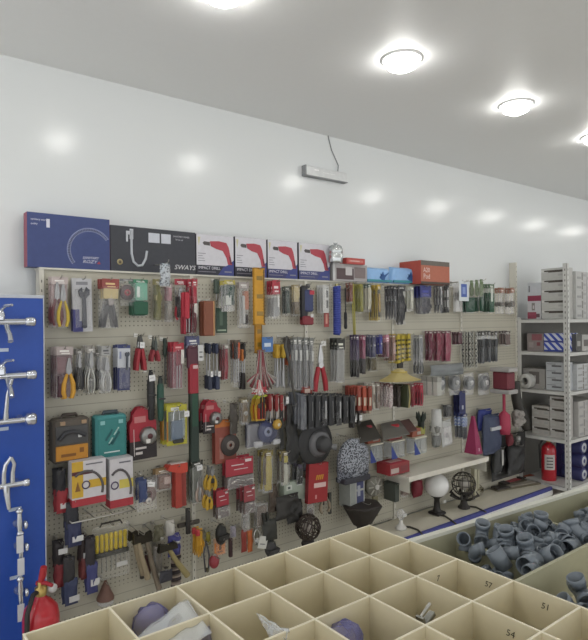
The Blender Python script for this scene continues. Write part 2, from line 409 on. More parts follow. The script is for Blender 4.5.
def t_string(p, x, z0, z1, w, y, cs=('b03038', 'a8a8a8', '55504c'), n=24):
    for ci, c in enumerate(cs):
        mb = MB()
        for k in range(n//len(cs)):
            a = random.uniform(-1, 1); b = a*random.uniform(.8, 1.1); e = z0+(z1-z0)*abs(a)*.25+random.random()*.04
            mb.tube([(x+a*w*.08, y+random.uniform(-.01, .01), z1), (x+a*w*.22, y-.01, z0+(z1-z0)*.5), (x+b*w*.5, y+random.uniform(-.02, .01), e)], [.003, .004, .005], 5)
        mb.build('hanging_strands', c, p)
def t_plate(p, x, z0, z1, w, y, c='eeeeee', name='price_tag', a=.2):
    mb = MB().box(-w/2, w/2, -.001, .001, -(z1-z0)/2, (z1-z0)/2); mb.mat(1)
    mb.box(-w*.36, w*.2, -.0014, -.001, -.001, .0015)
    mb.build(name, [c, M('77777a')], p, loc=(x, y, (z0+z1)/2), rot=(0, a, 0))
T = dict(pliers=t_pliers, shears=t_shears, driver=t_driver, wrench=t_wrench, block=t_block, soft=t_soft, glove=t_glove, disc=t_disc, roll=t_roll,
         bits=t_bits, card=t_card, lock=t_lock, chain=t_chain, brush=t_brush, saw=t_saw, string=t_string, tag=t_plate)

def place_tools(root, W, H, d, tools):
    for tt in tools:
        fn, u, v0, v1, w = tt[:5]; kw = tt[5] if len(tt) > 5 else {}
        if fn in ('driver', 'pliers', 'wrench') and w < .9: w = min(.95, w*1.3)
        kw = dict(kw); yy = kw.pop('y', .5)
        T[fn](root, -W/2+u*W, v0*H, v1*H, w*W, -d*yy, **kw)
def k_bag(root, W, H, d, head=None, hh=.14, tools=(), dens=.14, fc='ffffff', cardc=None, deco=None):
    place_tools(root, W, H, d, tools)
    if cardc: MB().box(-W*.47, W*.47, -.0015, 0, H*.02, H*(1-hh*.4)).build('backing_card', cardc, root)
    MB().pillow(-W/2, W/2, 0, H*(1-hh*.6), 0, d, wr=.008, seed=random.random()*40, pw=.4).build('plastic_bag', film(fc, dens), root)
    if head:
        mb = MB().box(-W*.5, W*.5, -d*.5-.003, -d*.5+.003, H*(1-hh), H); mb.mat(1)
        mb.box(-W*.3, W*.25, -d*.5-.0036, -d*.5-.003, H*(1-hh*.6), H*(1-hh*.42)).box(-W*.2, W*.3, -d*.5-.0036, -d*.5-.003, H*(1-hh*.85), H*(1-hh*.75))
        mb.build('header_card', [head, deco or M('e6e4e0')], root)
def k_card(root, W, H, d, card='eeeeee', prints=(), tools=(), blister=(.1, .08, .9, .8), dens=.12):
    mb = MB().box(-W/2, W/2, -.002, 0, 0, H); cols = [card]
    for (u0, v0, u1, v1, c) in prints:
        if c not in cols: cols.append(c)
        mb.mat(cols.index(c)).box(-W/2+u0*W, -W/2+u1*W, -.0026-.0002*len(mb.v)/99, -.002, v0*H, v1*H)
    mb.build('backing_card', cols, root)
    place_tools(root, W, H, d, tools)
    if blister:
        u0, v0, u1, v1 = blister
        MB().pillow(-W/2+u0*W, -W/2+u1*W, v0*H, v1*H, -.002, d, pw=.22, nx=10, nz=10).build('blister', film('ffffff', dens, .06), root)
def k_box(root, W, H, d, c='eeeeee', side=None, prints=(), top=None, bev=.0):
    mb = MB(); cols = [c]
    def ci(q):
        if q not in cols: cols.append(q)
        return cols.index(q)
    mb.box(-W/2, W/2, -d, 0, 0, H)
    if side: mb.mat(ci(side)).box(-W/2-.0006, -W/2, -d, 0, 0, H).box(W/2, W/2+.0006, -d, 0, 0, H)
    if top: mb.mat(ci(top)).box(-W/2, W/2, -d, 0, H, H+.0006)
    mb.build('carton', cols, root)
    if prints:
        cols = []; mb = MB()
        for i, (u0, v0, u1, v1, q) in enumerate(prints):
            mb.mat(ci2(cols, q)).box(-W/2+u0*W, -W/2+u1*W, -d-.0008-.00015*i, -d, v0*H, v1*H)
        mb.build('printed_panel', cols, root)
def ci2(cols, q):
    if q not in cols: cols.append(q)
    return cols.index(q)
def k_tools(root, W, H, d, tools=()): place_tools(root, W, H, d, tools)
def k_fn(root, W, H, d, fn=None, **o): fn(root, W, H, d, **o)

HOOKM = metal('b9b7b0', .3)
def hook(x, z, yf, yb=WY):
    L = yb-yf
    t = MB().tube([(0, 0, 0), (0, -L+.01, 0), (0, -L-.008, .004), (0, -L-.016, .016)], .0025, 6).cbox(-.012, .012, -.004, 0, -.012, .012, .001).build('peg_hook', HOOKM)
    t.location = (x, yb, z)
    tag(t, 'thin bare wire peg hook stuck in the pegboard holding goods', 'peg hook', 'wire peg hooks of the pegboard')
def put(kind, x0, y0, x1, y1, name, cat, label, off=.03, d=.025, n=1, step=.03, group=None, tilt=0., yaw=0., hk=True, minw=.035, jit=.004, round_=False, dm=None, **o):
    if x0 > 395: n = min(n, 3)
    ym = (y0+y1)/2; yb = WY-off; fr = yb-d-(n-1)*step if dm is None else yb-dm
    a = onY(x0, ym, yb).x; b = onY(x1, ym, fr).x
    if b-a < minw:
        c_ = (onY((x0+x1)/2, ym, (yb+fr)/2).x); a, b = c_-minw/2, c_+minw/2
    if round_:
        P = onY((x0+x1)/2, ym, yb-d/2); W = (x1-x0)/FPX*((P-Vector((0, 0, EYE))).dot(F)); a, b = P.x-W/2, P.x+W/2
    W = b-a; cx = (a+b)/2; xm = (x0+x1)/2; yq = (yb+fr)/2
    zt, zb = onY(xm, y0, yq).z, onY(xm, y1, yq).z; H = zt-zb
    root = thing(name, (cx, yb, zb), (0, tilt, yaw))
    kind(root, W, H, d, **o)
    if n > 1 and not group: group = 'stack of ' + label
    tag(root, label, cat, group)
    for k in range(1, n):
        copy_tree(root, loc=(cx+random.uniform(-jit, jit), yb-k*step, zb+random.uniform(-jit, jit)), rot=(0, tilt+random.uniform(-.02, .02), yaw+random.uniform(-.05, .05)))
    if hk: hook(cx+tilt*H, zt-.008, yb-d-(n-1)*step-.012)
    return root, W, H, zb

# ================================================================== on the top ledge (z = 2.0)
TOP = 2.0
def ledge(x0, x1, xt, yt, d, yfront, name, cat, label, kind=k_box, z=TOP, group=None, yaw=0, **o):
    # x0,x1: left and right edges of the front face in the photo; yt: its top edge at column xt
    a, b = onY(x0, yt+15, yfront).x, onY(x1, yt+15, yfront).x
    H = onY(xt, yt, yfront).z-z; W = b-a
    root = thing(name, ((a+b)/2, yfront+d, z+.0008), (0, 0, yaw)); kind(root, W, H, d, **o); tag(root, label, cat, group)
    return root, W, H, d
FY = WY-.01
r, W, H, d = ledge(27, 109.5, 66, 215.5, .07, FY, 'hose_carton', 'box', 'large dark blue carton printed with a steel hose ring, far left on top', c='3a4a86', side='a8546a')
# printed hose ring: a real coil outline of short strokes
mb = MB(); rr = W*.29; cxx, czz = W*.25, H*.8-rr
for k in range(46):
    a = PI*(.1+1.1*k/45)
    for q in (0, 1):
        a2 = a+.035; r0, r1 = rr*.84, rr
        p, s = (r0, r1) if q == 0 else (r1, r0)
        A = Vector((cxx+math.cos(a)*p, 0, czz+math.sin(a)*p)); B = Vector((cxx+math.cos(a2)*s, 0, czz+math.sin(a2)*s))
        n = (B-A).normalized().cross(Vector((0, 1, 0)))*.0024
        if B.x > W/2-.004 or A.x > W/2-.004 or min(A.z, B.z) < .004: continue
        mb.prism([((A-n).x, (A-n).z), ((A+n).x, (A+n).z), ((B+n).x, (B+n).z), ((B-n).x, (B-n).z)], -d-.0008, -d)
mb.build('printed_hose_ring', 'a9b2dc', r)
text('SANITARY', .019, r, (W*.15, -d-.0003, H*.2), 'e8e8f4', shear=.3); text('ROZY', .024, r, (W*.15, -d-.0003, H*.12), 'e8e8f4', shear=.3, sx=1.2)
MB().prism([(W*.33, H*.11), (W*.38, H*.11), (W*.36, H*.17)], -d-.001, -d).build('red_mark', 'b03a50', r)
text('sanitary ware', .015, r, (-W*.46, -d-.0003, H*.86), 'e8e8f4'); text('quality', .013, r, (-W*.46, -d-.0003, H*.78), 'e8e8f4')
MB().cbox(-W*.28, -W*.24, -d-.001, -d, H*.74, H*.9, .0004).build('logo_mark', 'e8e8f4', r)
# black mixer carton
r, W, H, d = ledge(110.5, 195.3, 150, 228.6, .06, FY, 'mixer_carton', 'box', 'long black carton picturing a silver U-shaped shower hose and a round gold seal', c='3b3d46', side='2b2c32')
mb = MB(); pts = [(-W*.27, 0, H*.92), (-W*.27, 0, H*.4), (-W*.25, 0, H*.22), (-W*.2, 0, H*.13), (-W*.15, 0, H*.15), (-W*.11, 0, H*.3), (-W*.095, 0, H*.48)]
mb.tube([(x, -d-.001, z) for x, y, z in pts], .0075, 8); mb.build('printed_hose', 'c4c8d0', r)
MB().box(-W*.33, -W*.255, -d-.002, -d, H*.82, H*.9).box(-W*.33, -W*.31, -d-.002, -d, H*.66, H*.84).box(-W*.29, -W*.25, -d-.002, -d, H*.72, H*.95).build('printed_tap', 'd8dce2', r)
MB().lathe([(1e-4, -d-.0012), (.017, -d-.0012), (.017, -d)], (-W*.4, 0, H*.2), 'y', 20).build('gold_seal', 'b8a878', r)
MB().lathe([(1e-4, -d-.0016), (.009, -d-.0016), (.009, -d)], (-W*.4, 0, H*.2), 'y', 16).build('seal_centre', '6a6048', r)
MB().box(-W*.075, W*.055, -d-.001, -d, H*.68, H*.9).build('white_panel', 'd4d8e2', r); MB().box(W*.075, W*.19, -d-.001, -d, H*.68, H*.9).build('white_panel', 'd4d8e2', r)
text('SWAYS', .04, r, (W*.23, -d-.0003, H*.1), 'e8e8ea', shear=.25, sx=1.1); text('SANITARY MIXER', .014, r, (W*.22, -d-.0003, H*.85), 'c8c8d0'); text('brass set', .014, r, (W*.25, -d-.0003, H*.78), 'c8c8d0')
# four impact drill cartons
dx = [(196.5, 233.5, 235.5, 'first one beside the long black carton', '2e2f3c'), (235.3, 266.2, 238, 'second from the black carton', '2f3040'), (267.8, 297.2, 241, 'third from the black carton', '3b3f74'), (299, 329.5, 244, 'last one beside the grey picture box', '454a80')]
for i, (a, b, yt, pos, low) in enumerate(dx):
    r, W, H, d = ledge(a, b, (a+b)/2, yt, .085, FY-.005, 'drill_carton', 'box', 'white carton picturing a red impact drill, '+pos, group='impact drill cartons', c='dcdbe2', side='5a5862', top='55555c')
    mb = MB().box(-W*.5, W*.5, -d-.001, -d, 0, H*.24); mb.mat(1).prism([(W*.06, 0), (W*.5, 0), (W*.5, H*.4), (W*.38, H*.29), (W*.2, H*.2)], -d-.0014, -d)
    mb.build('printed_band', [low, '3d4690'], r)
    mb = MB().prism([(-W*.15, H*.84), (W*.1, H*.86), (W*.3, H*.83), (W*.36, H*.72), (W*.42, H*.45), (W*.46, H*.28), (W*.34, H*.28), (W*.3, H*.45), (W*.2, H*.62), (W*.02, H*.66), (-W*.12, H*.72)], -d-.0018, -d)
    mb.mat(1).prism([(-W*.34, H*.79), (-W*.3, H*.83), (-W*.15, H*.82), (-W*.15, H*.73), (-W*.3, H*.74)], -d-.0018, -d)
    mb.mat(2).prism([(W*.36, H*.5), (W*.41, H*.48), (W*.45, H*.3), (W*.4, H*.3)], -d-.0022, -d)
    mb.build('printed_drill', ['c04150', '55504e', '7c2c38'], r)
    text('IMPACT DRILL', .026, r, (-W*.46, -d-.0012, H*.14), 'e6e6ee', sx=.95)
    mb = MB()
    for k, l in enumerate((.2, .12, .16, .18)): mb.box(-W*.46, -W*(.46-l), -d-.001, -d, H*(.52-.06*k), H*(.535-.06*k))
    mb.box(-W*.46, W*.0, -d-.0014, -d, H*.07, H*.085).box(W*.24, W*.44, -d-.002, -d, H*.08, H*.11)
    mb.build('printed_text', ['8c8c98'], r)
    MB().prism([(-W*.47, H*.93), (-W*.4, H*.93), (-W*.44, H*.72)], -d-.001, -d).build('yellow_flash', 'd8d0a0', r)
# grey picture box, its canister and small red box
r, W, H, d = ledge(333, 367, 350, 264.5, .1, FY-.02, 'picture_carton', 'box', 'flat grey carton with small product photos under the silver canister', c='b9b4b4', prints=((0, 0, .06, 1, 'd8d8d8'), (.1, .1, .6, .75, '5d4a4c'), (.36, .35, .55, .85, 'd8d4d4'), (.62, .2, .95, .85, '8a7a78')), top='c8c8c8', side='a8a6a6')
zt = TOP+H+.002
a = onY(335.5, 255, FY-.05); s = thing('steel_canister', (a.x, FY-.05, zt))
tag(s, 'silver metal canister with domed lid standing on the grey picture box', 'canister')
hh = onY(335, 243, FY-.05).z-zt
MB().lathe([(1e-4, 0), (.05, 0), (.053, .006), (.053, hh*.42), (.05, hh*.45), (.053, hh*.48), (.053, hh*.7), (.045, hh*.76), (.045, hh*.78)], seg=24).build('body', metal('c4c8c8', .25), s)
MB().lathe([(.047, hh*.77), (.047, hh*.83), (.03, hh*.9), (.012, hh*.92), (.012, hh*.96), (.018, hh), (1e-4, hh)], seg=24).build('lid', metal('b4b8b8', .25), s)
zz = thing('small_red_carton', (onY(355, 262, FY-.04).x, FY+.03, zt)); tag(zz, 'small bright red carton lying on the grey picture box', 'box')
k_box(zz, .19, onY(355, 258.5, FY-.04).z-zt, .08, c='c8453f', prints=((.1, .3, .9, .7, 'd87a70'), (.2, .42, .7, .58, 'e8c0b8')), top='a83a38')
for i, (a, b) in enumerate(((367.5, 392.5), (393.5, 421.5))):
    r, W, H, d = ledge(a, b, (a+b)/2, 267.5, .1, FY-.03, 'tissue_pack', 'pack', 'pale blue soft pack with a dark blue leaf mark, %s' % ('next to the grey picture box' if i == 0 else 'next to the orange carton'), kind=lambda r, W, H, d: MB().pillow(-W/2, W/2, 0, H, 0, d, pw=.16, wr=.006, seed=3).build('wrapper', M('8db6e2', .3), r), group='pale blue packs on the ledge')
    mb = MB().prism([(-W*.02, H*.35), (W*.12, H*.75), (W*.16, H*.5), (W*.36, H*.7), (W*.2, H*.35), (W*.16, H*.12)], -d-.002, -d+.01).prism([(W*.0, H*.6), (W*.1, H*.5), (W*.04, H*.4)], -d-.002, -d+.01)
    mb.build('leaf_mark', '2f62a8', r)
    MB().box(-W*.48, W*.48, -d-.001, -d+.012, H*.06, H*.2).build('teal_strip', '3f9aa8', r)
r, W, H, d = ledge(421, 449.5, 436, 261.5, .26, FY-.12, 'orange_carton', 'box', 'tall orange-red carton with white lettering and dark lid at the right end of the ledge', c='c06a50', side='c8503e', top='4a4642')
MB().box(-W/2, W/2, -d-.001, -d, H*.8, H).build('dark_lid_flap', '6e665c', r); MB().box(-W/2, W/2, -d-.001, -d, 0, H*.1).build('dark_foot_band', '4c4038', r)
text('A20', .055, r, (-W*.42, -d-.0005, H*.5), 'ead8d0', sx=.9); text('Pod', .06, r, (-W*.42, -d-.0005, H*.22), 'ead8d0', sx=.9)

# ================================================================== blue tap display board
bT = thing('tap_display_board', (.747, 3.02, 0))
tag(bT, 'tall royal blue board with chrome taps mounted on it at the left edge', 'display board')
bo = MB().box(-1.0, 0, 0, .05, .02, 1.83).build('board', M('1b479f', .42, 0, .05), bT)
MB().box(-1.0, .004, -.004, .054, 1.83, 1.845).box(0, .004, -.004, .054, .02, 1.83).build('edge_trim', 'c6ccd6', bT)
BYF = 3.02
chrome = metal('c9ccd2', .12)
def onb(x, y): p = onY(x, y, BYF); return p
def mixer(px, py, kind, label, cat='tap'):
    p = onb(px, py); t = thing('wall_tap', (p.x, BYF, p.z)); tag(t, label, cat)
    if kind == 'mixer':
        MB().tube([(-.12, -.05, 0), (.05, -.05, 0)], .016, 12).build('body', chrome, t)
        for s in (-.1, .03): MB().cyl((s, 0, 0), (s, -.045, 0), .02, .014).build('wall_flange', chrome, t)
        MB().lathe([(1e-4, .05), (.017, .05), (.022, .056), (.024, .075), (.024, .09), (.018, .097), (1e-4, .098)], (0, -.05, 0), 'x').build('temperature_knob', chrome, t)
        MB().lathe([(.02, 0), (.02, .03), (.014, .045), (.006, .05), (1e-4, .05)], (-.055, -.05, .01)).build('cartridge', chrome, t)
        MB().tube([(-.055, -.05, .055), (-.04, -.09, .075), (-.02, -.13, .078)], [.009, .008, .006], 8).build('lever', chrome, t)
        MB().tube([(-.03, -.05, -.01), (-.03, -.08, -.04), (-.03, -.12, -.06), (-.03, -.14, -.09)], [.012, .012, .012, .013], 10).build('spout', chrome, t)
    elif kind == 'swivel':
        MB().tube([(-.13, -.05, 0), (.035, -.05, 0)], .015, 12).build('body', chrome, t)
        for s in (-.1, .02): MB().cyl((s, 0, 0), (s, -.045, 0), .02, .014).build('wall_flange', chrome, t)
        MB().lathe([(1e-4, .03), (.016, .03), (.03, .045), (.032, .07), (.026, .082), (1e-4, .084)], (0, -.05, 0), 'x').build('round_knob', chrome, t)
        MB().tube([(-.05, -.05, .01), (-.05, -.06, .05), (-.045, -.07, .13), (-.03, -.09, .2)], [.014, .011, .009, .009], 10).build('tall_spout', chrome, t)
    else:
        MB().tube([(-.1, -.05, 0), (.03, -.05, 0)], .014, 12).build('body', chrome, t)
        for s in (-.08, .01): MB().cyl((s, 0, 0), (s, -.045, 0), .019, .013).build('wall_flange', chrome, t)
        MB().lathe([(1e-4, .03), (.015, .03), (.02, .045), (.02, .06), (1e-4, .062)], (0, -.05, 0), 'x').build('side_knob', chrome, t)
        for s in (-.05, -.012): MB().tube([(s, -.05, .01), (s, -.055, .06), (s+.006, -.06, .1), (-.02, -.065, .135)], [.012, .011, .01, .008], 8).build('riser', chrome, t)
        MB().tube([(-.04, -.05, 0), (-.038, -.06, -.05), (-.03, -.06, -.11)], [.018, .014, .01], 10).build('outlet', chrome, t)
    return t
mixer(11, 322, 'mixer', 'chrome wall mixer tap with a knurled knob, topmost on the blue board')
mixer(12, 375, 'mixer', 'chrome wall mixer tap with a round knob, second from the top on the blue board')
mixer(15, 419, 'swivel', 'chrome tap with upright curved spout and ball knob at mid height of the blue board')
mixer(13, 482, 'valve', 'chrome twin-pipe shower valve on the lower half of the blue board')
def small_valve(px, py, lab):
    p = onb(px, py); t = thing('angle_valve', (p.x, BYF, p.z)); tag(t, lab, 'valve')
    MB().cyl((0, 0, 0), (0, -.04, 0), .02, .012).build('wall_flange', chrome, t)
    MB().tube([(0, -.05, .06), (0, -.05, .02), (.003, -.05, -.05)], [.011, .014, .01], 10).lathe([(1e-4, .06), (.016, .062), (.018, .075), (1e-4, .09)], (0, -.05, 0), seg=12).build('valve_body', chrome, t)
    MB().lathe([(1e-4, .02), (.02, .02), (.022, .03), (1e-4, .04)], (0, -.05, .0), 'x', 12).build('handle', chrome, t)
    MB().box(-.018, .012, -.075, -.073, -.12, -.04).build('price_tag', 'd8dade', t)
small_valve(17, 523, 'small chrome angle valve under the shower valve on the blue board')
small_valve(18, 545, 'chrome valve with a hanging white price ticket on the blue board')
small_valve(18, 590, 'lowest chrome valve on the blue board beside the red fire extinguisher')
for k, (px, py) in enumerate(((2, 350), (2, 429), (15, 509), (16, 577))):
    p = onb(px, py); o = MB().box(-.028, .028, -.003, 0, -.008, .008).build('price_label', 'b9c6d8'); o.location = (p.x, BYF-.0005, p.z)
    tag(o, 'narrow white price label stuck on the blue board, %s' % ('below the topmost tap', 'below the ball-knob tap', 'below the twin-pipe valve', 'above the lowest valve')[k], 'label')

# fire extinguishers
def extinguisher(loc, s, label, yaw=0):
    t = thing('fire_extinguisher', loc, (0, 0, yaw)); tag(t, label, 'fire extinguisher'); red = M('b3202c', .3, 0, .06, .3)
    MB().lathe([(1e-4, 0), (.07, 0), (.078, .012), (.078, .36), (.07, .4), (.045, .43), (.025, .445), (.022, .46)], seg=28).build('cylinder', red, t)
    MB().lathe([(.024, .455), (.026, .46), (.026, .49), (.014, .495), (.014, .515), (1e-4, .52)], seg=14).build('valve', metal('b8a060', .3), t)
    MB().tube([(0, .02, .505), (0, -.03, .515), (0, -.07, .51)], [.012, .009, .008], 6).build('carry_handle', 'b3202c' if s else '333333', t)
    MB().tube([(0, .0, .51), (0, -.012, .545), (0, -.02, .585)], [.012, .016, .014], 8).build('squeeze_lever', '333333' if not s else 'c0272d', t)
    MB().lathe([(1e-4, -.04), (.018, -.04), (.02, -.03), (.02, -.02), (1e-4, -.018)], (.04, 0, .475), 'y', 14).build('pressure_gauge', 'd8d8d8', t)
    MB().tube([(-.02, 0, .475), (-.06, -.02, .485), (-.1, -.03, .42), (-.095, -.02, .3), (-.09, -.01, .15)], .011, 8).build('hose', '26221f', t)
    mb = MB(); vs = []; n = 8
    for j in (0, 1):
        for i in range(n+1): a = -PI/2-.75+1.5*i/n; vs.append((math.cos(a)*.0785, math.sin(a)*.0785, .15+.17*j))
    mb.add(vs, [(i, i+1, n+2+i, n+1+i) for i in range(n)]); mb.build('instruction_label', 'cfccc6', t)
    mb = MB()
    for k in range(4): mb.box(-.035, .03, -.0805, -.0775, .175+.035*k, .187+.035*k)
    mb.build('label_print', '55504e', t)
    return t
e = onY(42, 598, 2.75); extinguisher((e.x-.005, 2.75, e.z-.44 if e.z-.44 > 0 else .0), 1, 'red fire extinguisher with white label standing on the floor by the blue board', .5)

# ================================================================== goods on the pegboard, row by row
S = lambda n, st=.025: dict(n=n, step=st)
# ---- first row
put(k_bag, 48, 277, 69, 327, 'pliers_pack', 'pliers', 'clear pack of maroon and yellow gripped pliers on the first top row hook', n=3, step=.03, head='c8b8b4',
    tools=[('pliers', .34, .05, .9, .46, dict(c='6e2a30')), ('pliers', .68, .02, .86, .5, dict(c='d8b838', y=.75))], cardc='b89a98')
put(k_card, 71, 278, 94, 331, 'wrench_pack', 'wrench', 'blister card holding a dark adjustable wrench, white with a purple-blue lower corner', n=2, step=.035, card='c9c8cc',
    prints=((0, 0, .34, .42, '3f4186'), (.3, 0, .5, .2, '3f4186'), (.2, .88, .8, .94, '8a8a90')), tools=[('wrench', .56, .06, .84, .42, dict(c='4a4b50', y=.5))])
put(k_bag, 97, 279, 119, 328, 'snips_pack', 'tin snips', 'clear pack of grey-handled tin snips under a red and cream header card', n=3, step=.03, head='a04a44', hh=.2, deco=M('d8c08c'),
    tools=[('shears', .5, .02, .72, .8, dict(c='57575a', c2='8a8480', r=.011, frac=.66)), ('card', .5, .6, .8, .86, dict(c='cdb98a', y=.9))])
put(k_bag, 119, 279, 137, 306, 'scrubber_pack', 'scrubber', 'round dark grey scrubber with a red edge hanging beside the green net pack', off=.08, d=.03, tools=[('disc', .45, .05, .95, .95, dict(c='5a4e50', c2='a8404c'))], head='77787a', hh=.08)
put(k_bag, 128, 280, 149, 316, 'green_sponge_pack', 'sponge', 'green and white scouring sponge pack between the grey scrubber and the olive pack', n=3, step=.035, head='3f8a68', hh=.1,
    tools=[('block', .5, .02, .4, .96, dict(c='1c5a40', dd=.03)), ('block', .55, .42, .9, .8, dict(c='7cb8a0', dd=.02)), ('block', .3, .5, .8, .2, dict(c='e0e8e4', dd=.024, y=.7))])
put(k_bag, 152, 279, 163, 321, 'olive_glove_pack', 'gloves', 'narrow olive green packed work glove beside the green sponges', n=2, head='a8a070', tools=[('soft', .5, .03, .9, .8, dict(c='7c7a48')), ('card', .5, .5, .62, .9, dict(c='b8ae84', y=.9))])
put(k_bag, 158, 262, 172, 287, 'steel_wool_pack', 'steel wool', 'shiny crinkled bag of steel wool poking up in front of the long black carton', off=.12, d=.05, dens=.3, tools=[('soft', .5, .05, .95, .9, dict(c=pattern('speckle', '5a6068', 'b8c0c6', 70, .3), dd=.04, wr=.02))])
put(k_bag, 163, 283, 173, 322, 'pink_scourer_pack', 'scourer', 'pale pink and grey scourer pack below the steel wool bag', n=2, head='b09898', tools=[('soft', .5, .55, .9, .8, dict(c='b88a90')), ('soft', .5, .05, .5, .8, dict(c='9a948c'))])
put(k_bag, 174, 279, 187, 322, 'red_cutter_pack', 'cutter', 'small red cutter with a black blade guard left of the long red sealant guns', n=1, head='b83848', tools=[('pliers', .5, .05, .8, .8, dict(c='c02c3c')), ('block', .25, .1, .6, .35, dict(c='2a2426'))])
put(k_tools, 178, 290, 192, 334, 'caulking_gun', 'tool', 'bright red long-handled gun hanging lowest in the red group of the top row', off=.09, n=2, step=.03,
    tools=[('block', .5, .35, .95, .45, dict(c='c22438', dd=.03, name='barrel')), ('block', .3, 0, .4, .22, dict(c='a01c30', name='handle')), ('driver', .75, .05, .6, .25, dict(c='30282a'))])
put(k_bag, 186, 279, 197, 334, 'red_tool_pack', 'tool', 'crimson boxed hand tool with white lettering right of the red guns', n=3, head='c03848', cardc='a83040', tools=[('block', .5, .55, .85, .7, dict(c='b8283c')), ('card', .6, .3, .55, .6, dict(c='d8d4cc', y=.9)), ('soft', .5, .02, .5, .7, dict(c='6a3038'))])
put(k_tools, 198, 299, 215, 336, 'sanding_block', 'brush', 'terracotta brown flat bristle brush block hanging right of the slotted upright', off=.06, n=2, step=.04, d=.03,
    tools=[('block', .5, 0, .94, .9, dict(c='8a4a30', dd=.028, name='brush_block')), ('block', .9, 0, .94, .16, dict(c='c08a58', dd=.03, name='wood_edge')), ('block', .5, .93, 1, .4, dict(c='c8c4b8', dd=.004, name='hanger'))])
put(k_tools, 212, 279, 221, 300, 'spray_nozzle', 'nozzle', 'dark green hose nozzle above the terracotta brush block', tools=[('block', .5, .3, 1, .8, dict(c='4c5c50', dd=.03, name='nozzle_body')), ('driver', .5, 0, .5, .5, dict(c='3a4a40'))], d=.04)
put(k_bag, 217, 281, 236, 312, 'glue_gun_pack', 'glue gun', 'crinkled clear pack with a dark green gun and a yellow header card', n=3, step=.035, d=.035, head='c2b450', dens=.3, tools=[('soft', .6, .2, .85, .7, dict(c='2d4c40', wr=.02)), ('card', .3, .2, .5, .5, dict(c='c8ccc4', y=.9)), ('driver', .3, .05, .5, .16, dict(c='7a8880'))])
put(k_card, 216, 308, 229, 333, 'green_card_pack', 'pack', 'small dark green packet hanging under the clear glue gun packs', off=.05, card='2f4a3a', prints=((.1, .08, .9, .14, 'a8b8a0'), (.3, .3, .6, .9, '58705c')), blister=None)
put(k_bag, 236, 282, 251, 328, 'hacksaw_pack', 'hacksaw', 'clear pack with a grey bent frame and an orange card left of the yellow level', n=2, step=.035, head='b0a8a4', tools=[('card', .75, .4, .8, .4, dict(c='c07048')), ('block', .45, .1, .7, .22, dict(c='c4c4c2', dd=.012)), ('soft', .7, .08, .3, .3, dict(c='46403e'))], dens=.2)
# yellow spirit levels, two
def k_level(root, W, H, d, c='d89a1c'):
    MB().cbox(-W/2, W/2, -d, 0, 0, H, .003).build('level_frame', c, root)
    for v in (.2, .5, .82): MB().cbox(-W*.3, W*.3, -d-.0015, -d+.002, H*v-.014, H*v+.014, .001).build('vial_window', M('8a6c1c', .3), root)
    MB().box(W*.36, W*.44, -d-.001, -d, H*.03, H*.97).build('scale_line', '4a3810', root)
    mb = MB(); k = .02
    while k < H*.95: mb.box(W*.25, W*.44, -d-.0012, -d, k, k+.0015); k += .02
    mb.build('scale_marks', '3a2c0c', root)
    mb = MB()
    mb.box(-W/2-.001, W/2+.001, -d-.001, .001, H-.008, H+.001).box(-W/2-.001, W/2+.001, -d-.001, .001, -.001, .008); mb.build('end_cap', 'b07c14', root)
put(k_level, 252.5, 268, 265, 325, 'spirit_level', 'spirit level', 'upper bright yellow spirit level standing up in front of the drill cartons', off=.09, d=.025, tilt=.0)
put(k_level, 254, 310, 262.5, 353, 'spirit_level', 'spirit level', 'lower yellow spirit level hanging behind and below the longer one', off=.05, d=.025, c='d09018')
put(k_bag, 266, 281, 281, 319, 'drill_bit_pack', 'drill bits', 'clear pack of steel bits with a red header card right of the yellow level', n=3, head='b83444', hh=.36, deco=M('e8d8d8'), tools=[('bits', .5, .05, .55, .8, dict(n=5, r=.004)), ('card', .65, .3, .6, .25, dict(c='dededa', y=.95))])
put(k_bag, 281, 287, 291, 316, 'grey_pack', 'pack', 'narrow dark grey-green packed part between the bits and the cream pack', n=2, head='5c6458', tools=[('block', .5, .08, .85, .75, dict(c='4c5650'))])
put(k_bag, 290, 285, 301, 316, 'cream_pack', 'pack', 'cream and brown packed sponge cloth left of the navy power driver', n=2, head='a89a70', tools=[('soft', .5, .45, .95, .8, dict(c='c8b890')), ('block', .5, .05, .45, .7, dict(c='7a6c58'))])
def k_driver2(root, W, H, d):
    MB().cbox(-W*.3, W*.42, -d, 0, H*.32, H*.86, .01).build('navy_body', '35406e', root)
    MB().cbox(-W*.5, W*.0, -d*.8, -.004, H*.1, H*.95, .008).build('dark_handle', '2a2a2e', root)
    MB().cbox(-W*.5, W*.4, -d*1.05, 0, 0, H*.22, .008).build('red_base', '8a2430', root)
    MB().lathe([(.008, H*.9), (.016, H*.92), (.014, H), (1e-4, H)], (W*.1, -d*.5, 0), seg=12).build('chuck', metal('666666'), root)
    MB().box(W*.05, W*.45, -d-.001, -d+.001, H*.74, H*.84).build('red_label', 'c83040', root)
    MB().cbox(W*.1, W*.35, -d*1.06, -d, H*.18, H*.26, .002).build('white_tag', 'dddddd', root)
put(k_driver2, 299, 284, 315, 325, 'power_driver', 'power tool', 'navy and black power driver with a dark red foot hanging in the top row', off=.05, d=.05)
put(k_card, 317, 285, 331, 313, 'switch_pack', 'switch', 'white card with two black square pictures left of the ribbed blue hose', n=3, card='cfcfcb', prints=((.55, .55, .85, .8, '50504e'), (.55, .18, .85, .45, '50504e'), (.55, .85, .9, .9, 'a0a09c')), blister=(.05, .05, .48, .9))
put(k_card, 324, 311, 331, 327, 'red_card_pack', 'pack', 'tiny red and white carded pack hung under the switch cards', off=.06, card='a83c38', prints=((.3, .2, .7, .8, 'd89a88'),), blister=None)
